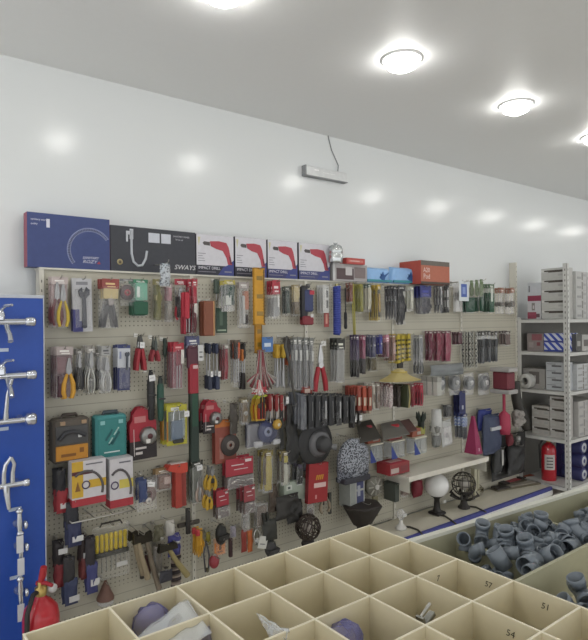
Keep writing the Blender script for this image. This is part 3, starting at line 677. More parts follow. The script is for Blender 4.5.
def k_coil(root, W, H, d, c='3848a8', turns=22):
    pts = []
    for k in range(turns*8+1): a = 2*PI*k/8; pts.append((math.cos(a)*W*.36, -d*.5+math.sin(a)*d*.36, H*.03+H*.92*k/(turns*8)))
    MB().tube(pts, W*.13, 6).build('hose_coil', c, root)
    MB().tube([(0, -d*.5, H*.95), (0, -d*.5, H)], W*.2, 8).build('fitting', metal('a8a070'), root)
put(k_coil, 331, 284, 343, 336, 'air_hose', 'hose', 'bright blue coiled plastic air hose hanging in the top row', off=.04, d=.055)
put(k_tools, 343, 288, 348, 329, 'metal_file', 'file', 'thin black file right of the blue coiled hose', minw=.025, tools=[('driver', .5, 0, 1, .8, dict(c='28282a', c2='3c3c3e', up=False))])
put(k_bag, 345, 283, 353, 304, 'brown_pack', 'pack', 'small reddish brown packet between the black file and the yellow lanyard', n=2, head='8a5a48', tools=[('block', .5, .1, .9, .8, dict(c='7c4638'))])
def k_strap(root, W, H, d, c='b8b048'):
    MB().tube([(0, -.01, H), (-W*.3, -.012, H*.6), (-W*.2, -.02, 0), (W*.15, -.02, H*.02), (W*.3, -.012, H*.5), (0, -.01, H)], .005, 6).build('cord', c, root)
    MB().cbox(-.008, .008, -.03, -.01, -.004, .02, .003).build('clip', '6a6448', root)
put(k_strap, 351, 282, 356.5, 342, 'lanyard', 'cord', 'long thin yellow-green cord loop hanging down from the top row', off=.05, minw=.03)
put(k_bag, 355, 284, 363, 313, 'olive_sponge', 'sponge', 'olive yellow packed sponge right of the long yellow-green cord', n=3, head='96903c', tools=[('block', .5, .05, .95, .8, dict(c='8c8a3c', dd=.02))])
put(k_bag, 362, 284, 371, 312, 'white_cloth_pack', 'cloth', 'white folded cloth pack with a dark green header', n=3, head='3f5a50', tools=[('soft', .5, .1, .9, .85, dict(c='c8c4ae'))])
put(k_bag, 369, 285, 382, 321, 'yellow_pack', 'pack', 'yellow and black carded sealing tape in a clear pack, top row', n=5, step=.022, head='c8a840', cardc='c4ac50', tools=[('block', .5, .25, .75, .5, dict(c='b08c34')), ('bits', .5, .08, .9, .6, dict(c=M('3a3420'), n=3, r=.004))])
put(k_bag, 384, 286, 397, 320, 'black_glove_pack', 'gloves', 'black rubber glove with white spots left of the pale mesh bags', n=4, head='46464a', tools=[('glove', .5, .02, .95, .95, dict(c='35353a')), ('card', .3, .55, .7, .3, dict(c='c8c8c8', y=.95))])
put(k_bag, 394, 286, 406, 325, 'black_glove_pack', 'gloves', 'lower black glove pack next to the pale mesh bags', n=2, head='56565a', tools=[('glove', .5, .0, .95, .95, dict(c='303034')), ('card', .7, .7, .85, .3, dict(c='b8b8b4', y=.95))])
put(k_bag, 404, 287, 413, 312, 'mesh_bag', 'bag', 'pale see-through mesh bag of fixings before the blue-headed gloves', n=3, head='c4c8b8', tools=[('bits', .5, .1, .8, .8, dict(c=M('b8b8a8'), n=4, r=.006))], dens=.3)
put(k_bag, 413, 286, 432, 314, 'glove_pack', 'gloves', 'grey-black gloves under a deep blue header card, top row', n=4, step=.03, head='3a3f86', hh=.42, tools=[('glove', .35, 0, .6, .5, dict(c='52525a')), ('glove', .7, 0, .58, .5, dict(c='46464c'))], deco=M('4a50a0'))
put(k_bag, 433, 286, 443, 313, 'grey_glove_pack', 'gloves', 'grey gloves with a slim white tag right of the blue header card', n=3, head='8a8c90', tools=[('glove', .5, 0, .9, .95, dict(c='5c5e62')), ('card', .3, .3, .9, .2, dict(c='d4d4d0', y=.95))])
put(k_card, 442, 285, 450, 313, 'black_white_card', 'pack', 'black card with white and grey squares at the end of the gloves', n=3, card='3c3c3c', prints=((.2, .55, .8, .8, 'd4d4d0'), (.2, .2, .8, .45, 'b8b8b4')), blister=(.1, .1, .9, .9))
put(k_bag, 452, 281, 464, 312, 'round_mop_pack', 'pad', 'milky round polishing pad in clear film left of the blue oval', n=2, off=.05, dens=.4, tools=[('disc', .5, .1, .9, .9, dict(c='a8a8a4', c2='888888'))])
put(k_card, 459, 281, 471, 301, 'blue_oval_pack', 'pack', 'white card with a big blue oval badge near the green sponge bags', off=.14, card='dfe6e8', prints=((.2, .2, .8, .85, '4b66b8'), (.35, .35, .65, .7, '8aa0d8')), blister=None)
put(k_bag, 461, 296, 476, 313, 'green_scourer_pack', 'sponge', 'small dark green scourer pack right below the blue oval badge', n=2, tools=[('block', .5, .05, .9, .9, dict(c='28503c', dd=.02))], off=.08)
put(k_bag, 469, 280, 484, 313, 'green_net_bag', 'bag', 'green bag of scouring pads puffed up above the top row rail', n=3, step=.05, d=.045, head='6c8a58', dens=.2, tools=[('soft', .5, .5, .95, .8, dict(c='7c9068', dd=.04)), ('block', .5, .04, .48, .9, dict(c='24503a', dd=.03))])
put(k_bag, 482, 284, 495, 313, 'green_pad_pack', 'sponge', 'dark green pad pack with a white tag next to the sanding wheels', n=3, step=.03, head='5c7858', tools=[('block', .5, .04, .7, .9, dict(c='2a5840', dd=.02)), ('card', .4, .4, .85, .4, dict(c='d4dcd0', y=.95))])
for i, (a, b) in enumerate(((494, 505), (504, 515.5))):
    put(k_bag, a, 288, b, 314, 'flap_wheel_pack', 'sanding wheel', 'grey sanding wheel in a clear pack with an orange card, %s' % ('left of the pair' if i == 0 else 'last in the top row'), n=3, step=.03, head='b07c68', hh=.2, tools=[('roll', .5, .1, .65, .9, dict(c='77746e', c2='a89888', dd=.02))], dens=.2)

# ---- second row
put(k_bag, 50, 347, 73, 398, 'combination_pliers_pack', 'pliers', 'pack of maroon and amber-handled pliers, first hook of the second row', n=4, step=.03, head='b8aaa6', hh=.16, cardc='704448',
    tools=[('block', .3, .03, .45, .4, dict(c='4a2430', name='maroon_grip')), ('pliers', .72, .0, .78, .5, dict(c='d89c28', r=.012, y=.9)), ('card', .4, .5, .8, .7, dict(c='7c5056', y=.6))])
put(k_bag, 74, 349, 83, 390, 'slim_pliers_pack', 'pliers', 'dark slim pliers in a clear pack beside the amber-handled pliers', n=2, head='8a8680', tools=[('pliers', .5, .02, .9, .8, dict(c='38383c'))])
put(k_bag, 82, 346, 95, 393, 'wire_cutter_pack', 'cutter', 'silver locking pliers with rounded frame, second row', n=3, head='a8a49c', tools=[('pliers', .5, .02, .9, .95, dict(c=metal('96968f', .25), r=.008)), ('disc', .5, .2, .4, .4, dict(c='90908c'))])
put(k_bag, 94, 350, 102, 390, 'black_pliers_pack', 'pliers', 'black-handled narrow pliers between the silver locking pliers and the chrome ones', n=2, head='7c7a74', tools=[('pliers', .5, .02, .85, .9, dict(c='2e2e32'))])
put(k_bag, 97, 346, 112, 393, 'chrome_pliers_pack', 'pliers', 'chrome pliers in a bag with a pale grey header card left of the navy card', off=.06, n=3, head='a8a8a6', hh=.2, deco=M('55555a'), tools=[('pliers', .6, .02, .75, .7, dict(c=metal('a0a09c', .2), r=.007))])
put(k_card, 113, 345, 131.5, 390, 'navy_card_pack', 'pack', 'blister card with a white top and solid navy lower half', n=3, card='cfd2da', prints=((0, 0, 1, .5, '2e3468'), (0, .93, 1, 1, '3a4278'), (.15, .7, .3, .86, '8a94b8')), tools=[('wrench', .7, .45, .85, .25, dict(c='55585e'))], blister=(.1, .04, .9, .52))
put(k_tools, 133, 334, 147, 370, 'pruning_shears', 'shears', 'red-handled pruning shears with dark blades and a white tag', n=2, step=.04, d=.03, tools=[('shears', .5, 0, 1, .95, dict(c='a82430', c2='4a4a48', r=.013, frac=.6)), ('tag', .55, .62, .78, .5, dict(a=.1, y=1.0))])
put(k_tools, 148, 336, 161, 361, 'small_pruner', 'shears', 'smaller dark-bladed shears with short red grips right of the red-handled pruning shears', d=.03, n=2, step=.04, tools=[('shears', .5, 0, 1, .95, dict(c='982a34', c2='4c504c', r=.011, frac=.45))])
def k_umb(root, W, H, d, c='22382e', c2='1c1c1e', top='3a3a3a'):
    MB().lathe([(.012, 0), (W*.36, H*.04), (W*.46, H*.5), (W*.42, H*.78), (W*.3, H*.84)], (0, -d*.5, 0), seg=12).build('sleeve', c, root)
    MB().lathe([(W*.3, H*.83), (W*.34, H*.86), (W*.24, H*.95), (.01, H)], (0, -d*.5, 0), seg=12).build('handle', c2, root)
    MB().tube([(-W*.42, -d*.9, H*.5), (0, -d*1.08, H*.505), (W*.42, -d*.9, H*.5)], .006, 6).build('strap', top, root)
put(k_umb, 145, 370, 157, 420, 'folding_umbrella', 'umbrella', 'black sleeved folding tool with a white tag above the yellow padlock pack', off=.06, d=.05, c='2b2b2c')
put(k_umb, 155, 376, 166, 421, 'folding_umbrella', 'umbrella', 'dark green sleeved folding tool right beside the black one', off=.08, d=.05, c='1f5040', c2='26302c')
put(k_plate_ := (lambda root, W, H, d: T['tag'](root, 0, 0, H, W, 0)), 150, 375, 158, 381, 'price_ticket', 'price tag', 'tilted white price ticket tied to the black sleeved tool', off=.112, hk=False, minw=.03, tilt=-.3)
put(k_tools, 162, 338, 168, 384, 'long_file', 'file', 'long dark green handled file hanging above the green sleeved tool', off=.04, minw=.03, tools=[('driver', .5, 0, 1, .9, dict(c='2c3c34', c2='4c4c4a'))])
put(k_bag, 167, 342, 184, 388, 'chisel_pack', 'chisel', 'pack with dark pink chisels below a bright red header card', n=3, step=.03, head='b82c3c', hh=.2, cardc='8c4450', deco=M('d8a8a8'), tools=[('driver', .4, .02, .85, .2, dict(c='9a3848')), ('driver', .65, .04, .85, .2, dict(c='8a3040')), ('card', .82, .55, .85, .28, dict(c='d8d4cc', y=.95))])
def k_long(root, W, H, d):
    MB().cbox(-W*.42, W*.42, -d, 0, 0, H*.62, .006).build('dark_green_sleeve', '26382e', root)
    MB().cbox(-W*.36, W*.36, -d*1.05, .0, H*.3, H*.62, .006).build('green_guard', '1e4a36', root)
    MB().cbox(-W*.46, W*.4, -d*1.1, 0, H*.58, H*.84, .008).build('red_grip', 'a81e30', root)
    MB().cbox(-W*.6, W*.5, -d*.9, -.004, H*.8, H*.98, .008).build('dark_head', '5a2a38', root)
    MB().box(-W*.2, W*.3, -d*1.12, -d*1.1, H*.8, H*.83).build('pale_label', 'd8b8b8', root)
put(k_long, 187, 345, 200, 462, 'long_hedge_shears', 'garden tool', 'very long dark green garden tool with a red grip hanging across two rows', off=.08, d=.04)
put(k_bag, 184, 336, 201, 358, 'purple_tag_pack', 'pack', 'bluish purple header pack above the red grip of the long green tool', n=2, head='565a80', hh=.4, tools=[('block', .5, .1, .6, .7, dict(c='6a3448'))], cardc='7a7c98', off=.05)
put(k_card, 199, 345, 204.5, 361, 'white_ticket', 'price tag', 'small white upright ticket left of the blue-handled tools', off=.12, card='d8d8d6', prints=((.2, .2, .8, .3, '6a6a6a'), (.2, .5, .8, .6, '8a8a8a')), blister=None, hk=False)
for i, (a, b, c) in enumerate(((205, 211.5, '2a3046'), (212, 218.5, '323a58'))):
    put(k_tools, a, 343, b, 389, 'pry_bar', 'pry bar', 'blue-black gripped bar with silver shaft, %s of the two' % ('left' if i == 0 else 'right'), n=2, step=.04, minw=.035, tools=[('block', .5, 0, .3, .8, dict(c=c, name='grip')), ('driver', .5, .25, 1, .6, dict(c=c, frac=.3)), ('tag', .7, .28, .4, .5, dict(a=0, y=1.1))])
put(k_bag, 219, 344, 230, 380, 'red_rope_pack', 'rope', 'clear pack of crimson rope beside the blue-gripped bars', n=3, head='a8a098', cardc='7c4a4c', tools=[('soft', .45, .02, .85, .7, dict(c='96202e', dd=.02, wr=.012))])
put(k_bag, 230, 340, 240, 387, 'screwdriver_pack', 'screwdriver', 'pack of screwdrivers with dark and orange handles left of the wire bundle', n=3, head='6a5a4c', tools=[('driver', .3, .1, .95, .35, dict(c='3a2c28')), ('driver', .7, .12, .95, .4, dict(c='d0582c'))], dens=.1)
put(k_tools, 238, 342, 247, 389, 'nut_driver', 'screwdriver', 'black and orange handled drivers hanging free left of the wire bundle', n=2, step=.04, tools=[('driver', .3, .0, .85, .45, dict(c='c8702c', frac=.3)), ('driver', .7, .1, 1, .5, dict(c='2a2624', frac=.4)), ('block', .4, .0, .35, .7, dict(c='2c2626', name='black_grip'))])
def k_bundle(root, W, H, d, **o): t_string(root, 0, 0, H, W, -d*.5, n=112, **o)
put(k_bundle, 245, 350, 277, 397, 'key_ring_bundle', 'wires', 'big spreading bundle of red, silver and brown cord ends hanging in the second row', off=.1, d=.05, cs=('943840', 'a09c94', '5c5048', 'b4aca4'))
put(k_bundle, 250, 380, 268, 397, 'cord_bundle', 'wires', 'short tangle of red and white strands at the foot of the spreading bundle', off=.16, d=.04, cs=('c04048', 'd8d4cc'), hk=False)
def k_bent(root, W, H, d):
    MB().tube([(-W*.3, -d*.5, H), (-W*.45, -d*.5, H*.85), (-W*.1, -d*.6, H*.6), (W*.1, -d*.6, H*.3), (W*.45, -d*.5, 0)], [.006, .012, .01, .009, .007], 8).build('bent_shaft', '4c4a46', root)
put(k_bent, 284, 336, 297, 403, 'bent_pry_rod', 'rod', 'long thin dark bent rod hanging down in front of the grey blades', off=.13, d=.02)
put(k_card, 262, 337, 275, 352, 'blue_oval_card', 'card', 'blue oval header card with white lettering in the second row', off=.12, card='4a78b8', prints=((.2, .35, .8, .6, 'd8e4f0'),), blister=None)
for i, (a, b, c) in enumerate(((274, 279, 'd8a828'), (279, 284.5, 'd8b030'))):
    put(k_tools, a, 344, b, 388, 'yellow_screwdriver', 'screwdriver', 'yellow-handled tool with a long steel shaft, %s' % ('left one' if i == 0 else 'right one touching the dark loop'), minw=.04, n=2, step=.03, tools=[('driver', .5, .05, 1, .75, dict(c=c, frac=.34)), ('bits', .5, 0, .4, .7, dict(n=2))])
put(k_tools, 283, 337, 291, 365, 'tool_holster', 'tool', 'dark leather-like loop with a red-orange tip', n=2, step=.03, tools=[('soft', .5, .2, 1, .8, dict(c='3a3430')), ('block', .55, 0, .4, .7, dict(c='b0502c', name='orange_tip'))])
for i, (a, b) in enumerate(((288, 295), (294, 301), (300, 307), (306, 312))):
    put(k_bag, a, 337+i*.4, b, 388+(i % 2)*2, 'blade_pack', 'blade', 'long clear pack with a grey steel blade, %s of the four' % ('leftmost', 'second from left', 'third from left', 'rightmost')[i], n=3, step=.03, head='8a8c88', tools=[('block', .5, .03, .86, .5, dict(c='7c7e80', dd=.008, name='steel_blade')), ('card', .6, .55, .75, .5, dict(c='d0d0cc', y=.9))], dens=.18)
put(k_tools, 313, 343, 327.5, 391, 'bolt_cutter', 'bolt cutter', 'bolt cutter with two bright red legs and a silver head', off=.08, d=.03, tools=[('shears', .5, 0, 1, 1.0, dict(c='b01e2c', c2='b8b8b8', r=.02, frac=.5))])
put(k_card, 321, 341, 328, 346, 'small_ticket', 'price tag', 'tiny white ticket above the bolt cutter head', off=.1, card='e0e0dc', blister=None, hk=False)
put(k_tools, 300, 386, 313, 394, 'red_flat_box', 'box', 'small flat red and cream thing lying above the black tubes', off=.05, d=.03, tools=[('block', .5, 0, 1, .95, dict(c='b04a40', dd=.03, name='body')), ('card', .4, .2, .7, .5, dict(c='e0c8b8', y=1.2))], hk=False)
put(k_bag, 329, 338, 346, 382, 'saw_blade_pack', 'blade', 'clear pack with dark top and white star print over grey blades', n=3, step=.035, head='34352f', hh=.26, deco=M('d8d8cc'), tools=[('bits', .5, .0, .75, .8, dict(c=M('8e8e8a'), n=5, r=.006))], dens=.24)
for i, (a, b, c, c2, y1, lab) in enumerate(((351, 358, '4a3a5c', '2c2826', 378, 'purple-black folded knife pack with a dark lower end'), (357, 365, '9a4a66', '3a3432', 374, 'dusty pink knife pack right of the purple one'))):
    put(k_bag, a, 335, b, y1, 'knife_pack', 'knife', lab, n=3, head=c, hh=.12, tools=[('block', .5, .4, .88, .7, dict(c=c, dd=.02)), ('block', .5, .02, .42, .7, dict(c=c2, dd=.02))])
for i, (a, b, y1, lab) in enumerate(((366, 373, 358, 'grey-blue pack with a round white dot'), (372, 380, 355, 'bright indigo blue pack in the middle of the second row'))):
    put(k_bag, a, 335, b, y1, 'blue_pack', 'pack', lab, n=4, head='3c3f80' if i else '5c5c70', tools=[('block', .5, .05, .9, .85, dict(c='3a3c92' if i else '50506c', dd=.02)), ('disc', .5, .4, .7, .4, dict(c='d8d8d8', y=.9))])
put(k_bag, 366, 356, 378, 371, 'khaki_pack', 'pack', 'khaki brown pack hanging under the blue packs', n=2, tools=[('soft', .5, .05, .9, .8, dict(c='6a6248'))])
put(k_bag, 380, 335, 387, 358, 'pink_tag_pack', 'pack', 'pale pink headed pack right of the indigo pack', n=4, head='d0889c', hh=.3, tools=[('block', .5, .05, .7, .8, dict(c='90606c', dd=.02))])
put(k_bag, 386, 335, 393, 362, 'tan_pack', 'pack', 'tan and rose packet left of the yellow striped ones', n=4, head='a08060', tools=[('block', .5, .05, .9, .8, dict(c='9a7668', dd=.02)), ('card', .5, .3, .7, .6, dict(c='c8a8a0', y=.9))])
for i, (a, b) in enumerate(((392, 399), (398.5, 405), (404.5, 411.5))):
    put(k_card, a, 334, b, 363-i, 'yellow_striped_card', 'pack', 'yellow card with black diagonal stripes, %s of the three' % ('left', 'middle', 'right')[i], n=5, step=.024, card='ccb42c', prints=tuple((.1, .1+.16*k, .9, .17+.16*k, '4c4418') for k in range(5)), blister=(.2, .1, .8, .6))
put(k_tools, 396, 362, 404, 368, 'dark_buckle', 'buckle', 'small dark object under the yellow striped cards', tools=[('block', .5, 0, 1, .9, dict(c='33302c', name='body'))], off=.06)
put(k_bag, 412, 335, 424, 374, 'grey_hose_pack', 'hose', 'milky grey pack with a dark bent hose between yellow cards and red bags', n=4, step=.03, head='a8a8a4', tools=[('soft', .5, .35, .95, .8, dict(c='8c8e90')), ('pliers', .6, .02, .5, .6, dict(c='3c3e40'))], dens=.3)
for i, (a, b, c) in enumerate(((424, 434, '6e2a3c'), (432, 442, '8a3448'), (440, 452, '9c4a5c'))):
    put(k_bag, a, 331, b, 361+i*.5, 'burgundy_bag', 'bag', 'burgundy folded cloth in film, %s of three side by side' % ('left', 'middle', 'right, palest')[i], n=2, step=.04, head='7c5058', hh=.08, tools=[('soft', .5, .02, .95, .9, dict(c=c, dd=.03, wr=.015))], dens=.1)
put(k_bag, 451, 332, 463, 345, 'maroon_shadow_pack', 'pack', 'short maroon packet between the burgundy bags and the chains', n=3, head='58343c', tools=[('block', .5, .05, .9, .85, dict(c='5c3038', dd=.02))])
for i, (a, b) in enumerate(((464, 469.5), (470, 475.5))):
    put(k_tools, a, 331, b, 368, 'steel_chain', 'chain', 'black and white speckled chain hanging in the second row, %s strand' % ('left' if i == 0 else 'right'), n=4, step=.035, minw=.04, d=.02, tools=[('chain', .5, 0, 1, .8, dict(c='c8c8c0')), ('chain', .5, 0.02, .98, .7, dict(c='2c2c2c', y=.2))])
for i, (a, b) in enumerate(((476, 484), (483, 490), (489, 497))):
    put(k_bag, a, 331, b, 362+(2-i), 'lock_pack', 'lock', 'dark grey carded padlock right of the chains, %s of the three' % ('first', 'middle', 'last')[i], n=5, step=.03, head='4c4c4c', tools=[('lock', .5, .5, .9, .8, dict(c='505254')), ('block', .5, .03, .5, .75, dict(c='56585c', dd=.02))])
put(k_bag, 498, 331, 511, 346, 'hinge_pack', 'pack', 'brownish clear pack, last of the second row beside the end upright', n=3, head='5c4c48', tools=[('block', .5, .1, .8, .8, dict(c='6c5650', dd=.02))])

# ---- third row
def k_case(root, W, H, d, c='3a3a3a', face='4a4a4c', low='d08a20', hd='4a4038'):
    MB().cbox(-W/2, W/2, -d, 0, 0, H*.93, .012).build('case_body', c, root)
    MB().cbox(-W*.44, W*.44, -d-.004, -d+.002, H*.40, H*.78, .003).build('picture_panel', face, root)
    MB().cbox(-W*.44, W*.44, -d-.005, -d+.002, H*.06, H*.37, .003).build('front_panel', low, root)
    MB().tube([(-W*.22, -d*.5, H*.92), (-W*.18, -d*.5, H*.99), (W*.18, -d*.5, H*.99), (W*.22, -d*.5, H*.92)], .009, 8).build('carry_handle', hd, root)
    for s in (-.32, .26): MB().cbox(W*s, W*(s+.14), -d-.008, -d+.002, H*.8, H*.88, .002).build('latch', 'b09070', root)
r_, W, H, _ = put(k_case, 48.5, 414, 90, 461, 'tool_case', 'tool case', 'dark tool case with an orange lower panel, bottom left of the third row', off=.02, d=.09, hk=False, c='5a5248')
MB().cbox(W*.16, W*.26, -.1, -.092, H*.52, H*.6, .002).build('white_sticker', 'dcdcdc', r_)
MB().tube([(-W*.36, -.098, H*.5), (-W*.2, -.1, H*.64), (W*.0, -.1, H*.66), (W*.2, -.1, H*.62), (W*.36, -.098, H*.55)], .012, 6).build('printed_tool', '34363a', r_)
MB().box(-W*.3, W*.1, -.0965, -.094, H*.14, H*.2).box(W*.2, W*.32, -.0965, -.094, H*.2, H*.3).build('dark_print', '8a5418', r_)
def k_teal(root, W, H, d):
    MB().cbox(-W/2, W/2, -d, 0, 0, H*.93, .01).build('case_body', '3f9494', root)
    MB().cbox(-W*.44, W*.44, -d-.003, -d+.002, H*.06, H*.86, .003).build('front_panel', '2f8684', root)
    MB().tube([(-W*.2, -d*.5, H*.91), (-W*.17, -d*.5, H*.98), (W*.25, -d*.5, H*.98), (W*.28, -d*.5, H*.91)], .011, 8).build('carry_handle', '3c4c54', root)
    mb = MB()
    for a, b in (((-.2, .4), (.02, .62)), ((.0, .3), (.24, .56)), ((-.12, .3), (.06, .42))): mb.tube([(W*a[0], -d-.004, H*a[1]), (W*b[0], -d-.004, H*b[1])], .006, 6)
    mb.build('printed_tools', '1f6468', root)
    MB().tube([(W*.06, -d-.006, H*.5), (W*.22, -d-.006, H*.66)], .004, 6).tube([(-W*.1, -d-.006, H*.33), (W*.02, -d-.006, H*.45)], .004, 6).build('printed_highlight', 'a8d0c8', root)
    MB().box(-W*.36, -W*.22, -d-.005, -d, H*.74, H*.82).box(W*.22, W*.36, -d-.005, -d, H*.74, H*.82).build('corner_print', '8cc8c8', root)
    MB().box(-W*.25, W*.25, -d-.005, -d, H*.13, H*.155).build('white_line', 'd8e8e4', root)
put(k_teal, 91, 411, 127, 457, 'tool_case', 'tool case', 'teal green boxed tool set with a grey carry handle, third row', off=.02, d=.08, hk=False)
def k_dome(root, W, H, d, tape='8a8a88'):
    MB().box(-W/2, W/2, -.003, 0, 0, H*.38).build('black_card', '2c2426', root)
    MB().prism([(-W*.5, H*.36), (W*.5, H*.36), (W*.5, H*.72), (W*.34, H*.78), (W*.25, H*.94), (W*.08, H), (-W*.2, H), (-W*.36, H*.9), (-W*.4, H*.76), (-W*.5, H*.7)], -.004, 0).build('red_card', 'b02434', root)
    MB().lathe([(W*.06, -d), (W*.24, -d), (W*.3, -d*.8), (W*.32, -.004)], (W*.16, 0, H*.45), 'y', 24).build('coiled_tape', metal(tape, .35), root)
    MB().lathe([(1e-4, -d-.001), (W*.1, -d-.001), (W*.1, -d+.002)], (W*.16, 0, H*.45), 'y', 18).build('hub', '5c2c30', root)
    MB().box(-W*.32, W*.1, -.005, -.004, H*.72, H*.84).build('pale_band', 'c87878', root)
    MB().box(-W*.36, -W*.34, -.005, -.003, H*.08, H*.6).box(-W*.3, W*.1, -.005, -.003, H*.2, H*.24).box(-W*.3, -W*.05, -.005, -.003, H*.1, H*.15).build('white_print', 'd8d0cc', root)
    MB().cbox(W*.0, W*.16, -d-.003, -d, H*.32, H*.4, .001).build('price_sticker', 'e4e0da', root)
put(k_dome, 127, 407, 160, 458, 'tape_measure_pack', 'tape measure', 'red and black card with a coiled tape, right of the teal case', off=.03, n=2, step=.05, d=.04)
put(k_dome, 198, 400, 223, 433, 'tape_measure_pack', 'tape measure', 'smaller red card with a grey coil, right of the very long green tool', off=.03, n=2, step=.05, d=.04)
r_, W, H, _ = put(k_card, 160, 404, 189, 444, 'padlock_card', 'padlock', 'yellow framed card with a big blue-grey padlock in a blister', n=3, step=.04, d=.035, card='c4bc34', off=.04,
    prints=((.08, .12, .88, .84, '7c8478'), (.2, .86, .6, .94, 'e0e0d8'), (.0, .1, .06, .6, 'c87830')), tools=[('lock', .42, .16, .9, .5, dict(c='66788c')), ('block', .72, .22, .66, .16, dict(c='8a9aa4', dd=.02)), ('tag', .85, .7, .84, .25, dict(y=1.1, a=0)), ('block', .5, .06, .16, .5, dict(c='3a3a34'))], blister=(.12, .12, .86, .86))
def k_wheel(root, W, H, d):
    MB().box(-W/2, W/2, -.003, 0, 0, H).build('backing_card', '98483a', root)
    MB().box(-W/2, W/2, -.0045, -.003, H*.84, H).build('orange_header', 'c8702c', root)
    MB().box(-W*.3, -W*.1, -.0045, -.003, H*.1, H*.6).build('grey_print', 'a87064', root)
    t_disc(root, W*.18, H*.08, H*.72, W*.9, -.012, '3c3430', '8a7c74')
put(k_wheel, 212, 420, 238, 463, 'saw_disc_pack', 'saw disc', 'rusty red card with an orange header and a dark round saw disc', off=.05, n=2, d=.03)
put(k_tools, 227, 402, 240, 434, 'oval_brush', 'brush', 'dark olive brown oval brush above the round saw disc', off=.09, d=.04, tools=[('disc', .5, .0, 1, .9, dict(c='4a443a', c2='5a5040', dd=.03)), ('soft', .5, .0, .98, .8, dict(c='48423a', dd=.04))])
put(k_bag, 238, 398, 250, 424, 'tan_part_pack', 'pack', 'tan and grey crinkled packet left of the yellow-red tool', n=2, head='a89c80', dens=.25, tools=[('soft', .5, .1, .85, .7, dict(c='8a7a60')), ('disc', .5, .3, .6, .5, dict(c='d0d0cc', y=.9))])
def k_yred(root, W, H, d):
    MB().prism([(-W*.5, H*.86), (W*.5, H*.94), (W*.4, H), (-W*.2, H)], -d, -d+.012).build('lime_top', 'c8cc30', root)
    MB().prism([(-W*.4, 0), (W*.4, 0), (W*.5, H*.5), (W*.3, H*.86), (-W*.3, H*.86), (-W*.5, H*.5)], -.012, 0).build('yellow_frame', 'd0a42c', root)
    MB().prism([(-W*.28, H*.08), (W*.28, H*.08), (W*.36, H*.46), (W*.1, H*.72), (-W*.3, H*.6)], -d, -.012).build('red_body', 'b83a28', root)
    for s in (-.1, .15): MB().tube([(W*s, -d-.004, H*.1), (W*s, -d-.004, H*.92)], .006, 6).build('black_rod', '26221e', root)
    MB().cbox(-W*.36, -W*.05, -d-.006, -d, H*.5, H*.68, .003).build('dark_top_grip', '38332c', root)
put(k_yred, 250, 395, 267, 421, 'ratchet_clamp', 'clamp', 'red clamp in a yellow frame with a lime green top, centre of the display', off=.07, d=.03, n=2, step=.04)
for i, (a, b) in enumerate(((266, 272), (272, 278), (277, 284))):
    put(k_tools, a, 394, b, 423-i, 'red_hand_tool', 'tool', 'small dark-red and black gripped tool right of the yellow-red clamp, %s of the three' % ('first', 'middle', 'last')[i], off=.06, n=2, step=.04, minw=.04, tools=[('driver', .4, 0, 1, .55, dict(c='a03434', frac=.6)), ('bits', .7, .1, .9, .4, dict(n=2, c='b8b0a8'))])
put(k_tools, 282, 394, 288, 421, 'red_plier_tool', 'pliers', 'slender red-handled tool with a white ticket left of the grey black tubes', off=.08, minw=.04, tools=[('pliers', .5, 0, .95, 1, dict(c='8a2c30')), ('tag', .7, .65, .9, .6, dict(a=0, y=1.2))])
put(k_bag, 244, 420, 285, 446, 'navy_disc_pack', 'disc', 'wide clear pack with a round navy blue disc and two white pads', n=2, d=.04, off=.04, cardc='4a4a5e', tools=[('disc', .55, .12, .98, .62, dict(c='363e6c', c2='8890b0', dd=.02, y=.6)), ('soft', .28, .02, .22, .2, dict(c='c8c8cc', y=.9)), ('soft', .78, .02, .22, .2, dict(c='c8c8cc', y=.9))], dens=.12)
def k_knob(root, W, H, d):
    MB().lathe([(1e-4, -d), (W*.26, -d), (W*.42, -d*.7), (W*.5, -d*.3), (W*.46, 0), (1e-4, 0)], (0, 0, H*.5), 'y', 8).build('knob', 'cda038', root)
    MB().lathe([(1e-4, -d-.002), (W*.14, -d-.002), (W*.16, -d+.001)], (0, 0, H*.5), 'y', 16).build('pale_centre', 'e0dcc8', root)
put(k_knob, 272, 417.5, 283.5, 431.5, 'yellow_tape_measure', 'tape measure', 'small round yellow tape measure hanging on the corner of the navy disc pack', off=.11, d=.03)
put(k_tools, 274, 402, 287, 450, 'black_belt', 'strap', 'thin black strap curving down beside the yellow round tape measure', off=.1, d=.02, tools=[('soft', .6, 0, 1, .35, dict(c='2a2a28', dd=.02))])
# the dark tubes
for i in range(8):
    a = 293.5+i*7; c = ('5c6068', '2a2b2e', '2e2f32', '26272a', '2c2d2f', '232427', '2a2a2c', '303134')[i]
    put(k_bag if i in (0, 3, 5) else k_tools, a, 393+i*.2, a+7.4, 428-i*.9, 'tool_sleeve', 'tool handle', ('grey-blue sleeve at the left end of the row of black tubes', 'first jet black tube, next to the grey-blue one', 'second jet black tube, left of the white-striped one', 'black tube with a white stripe under the bolt cutter', 'black tube right under the right leg of the bolt cutter', 'black tube packed in shiny film right of the bolt cutter', 'narrow black tube, third from the right end of the black row', 'greyish black tube touching the red-orange tools')[i],
        off=.03, n=5, step=.035, d=.03, minw=.05, tools=[('soft', .5, 0, 1, .95, dict(c=c, dd=.03, wr=.006)), ('card', .5, .25, .8, .2 if i in (3, 5) else .02, dict(c='b8b8b8', y=1.05))])
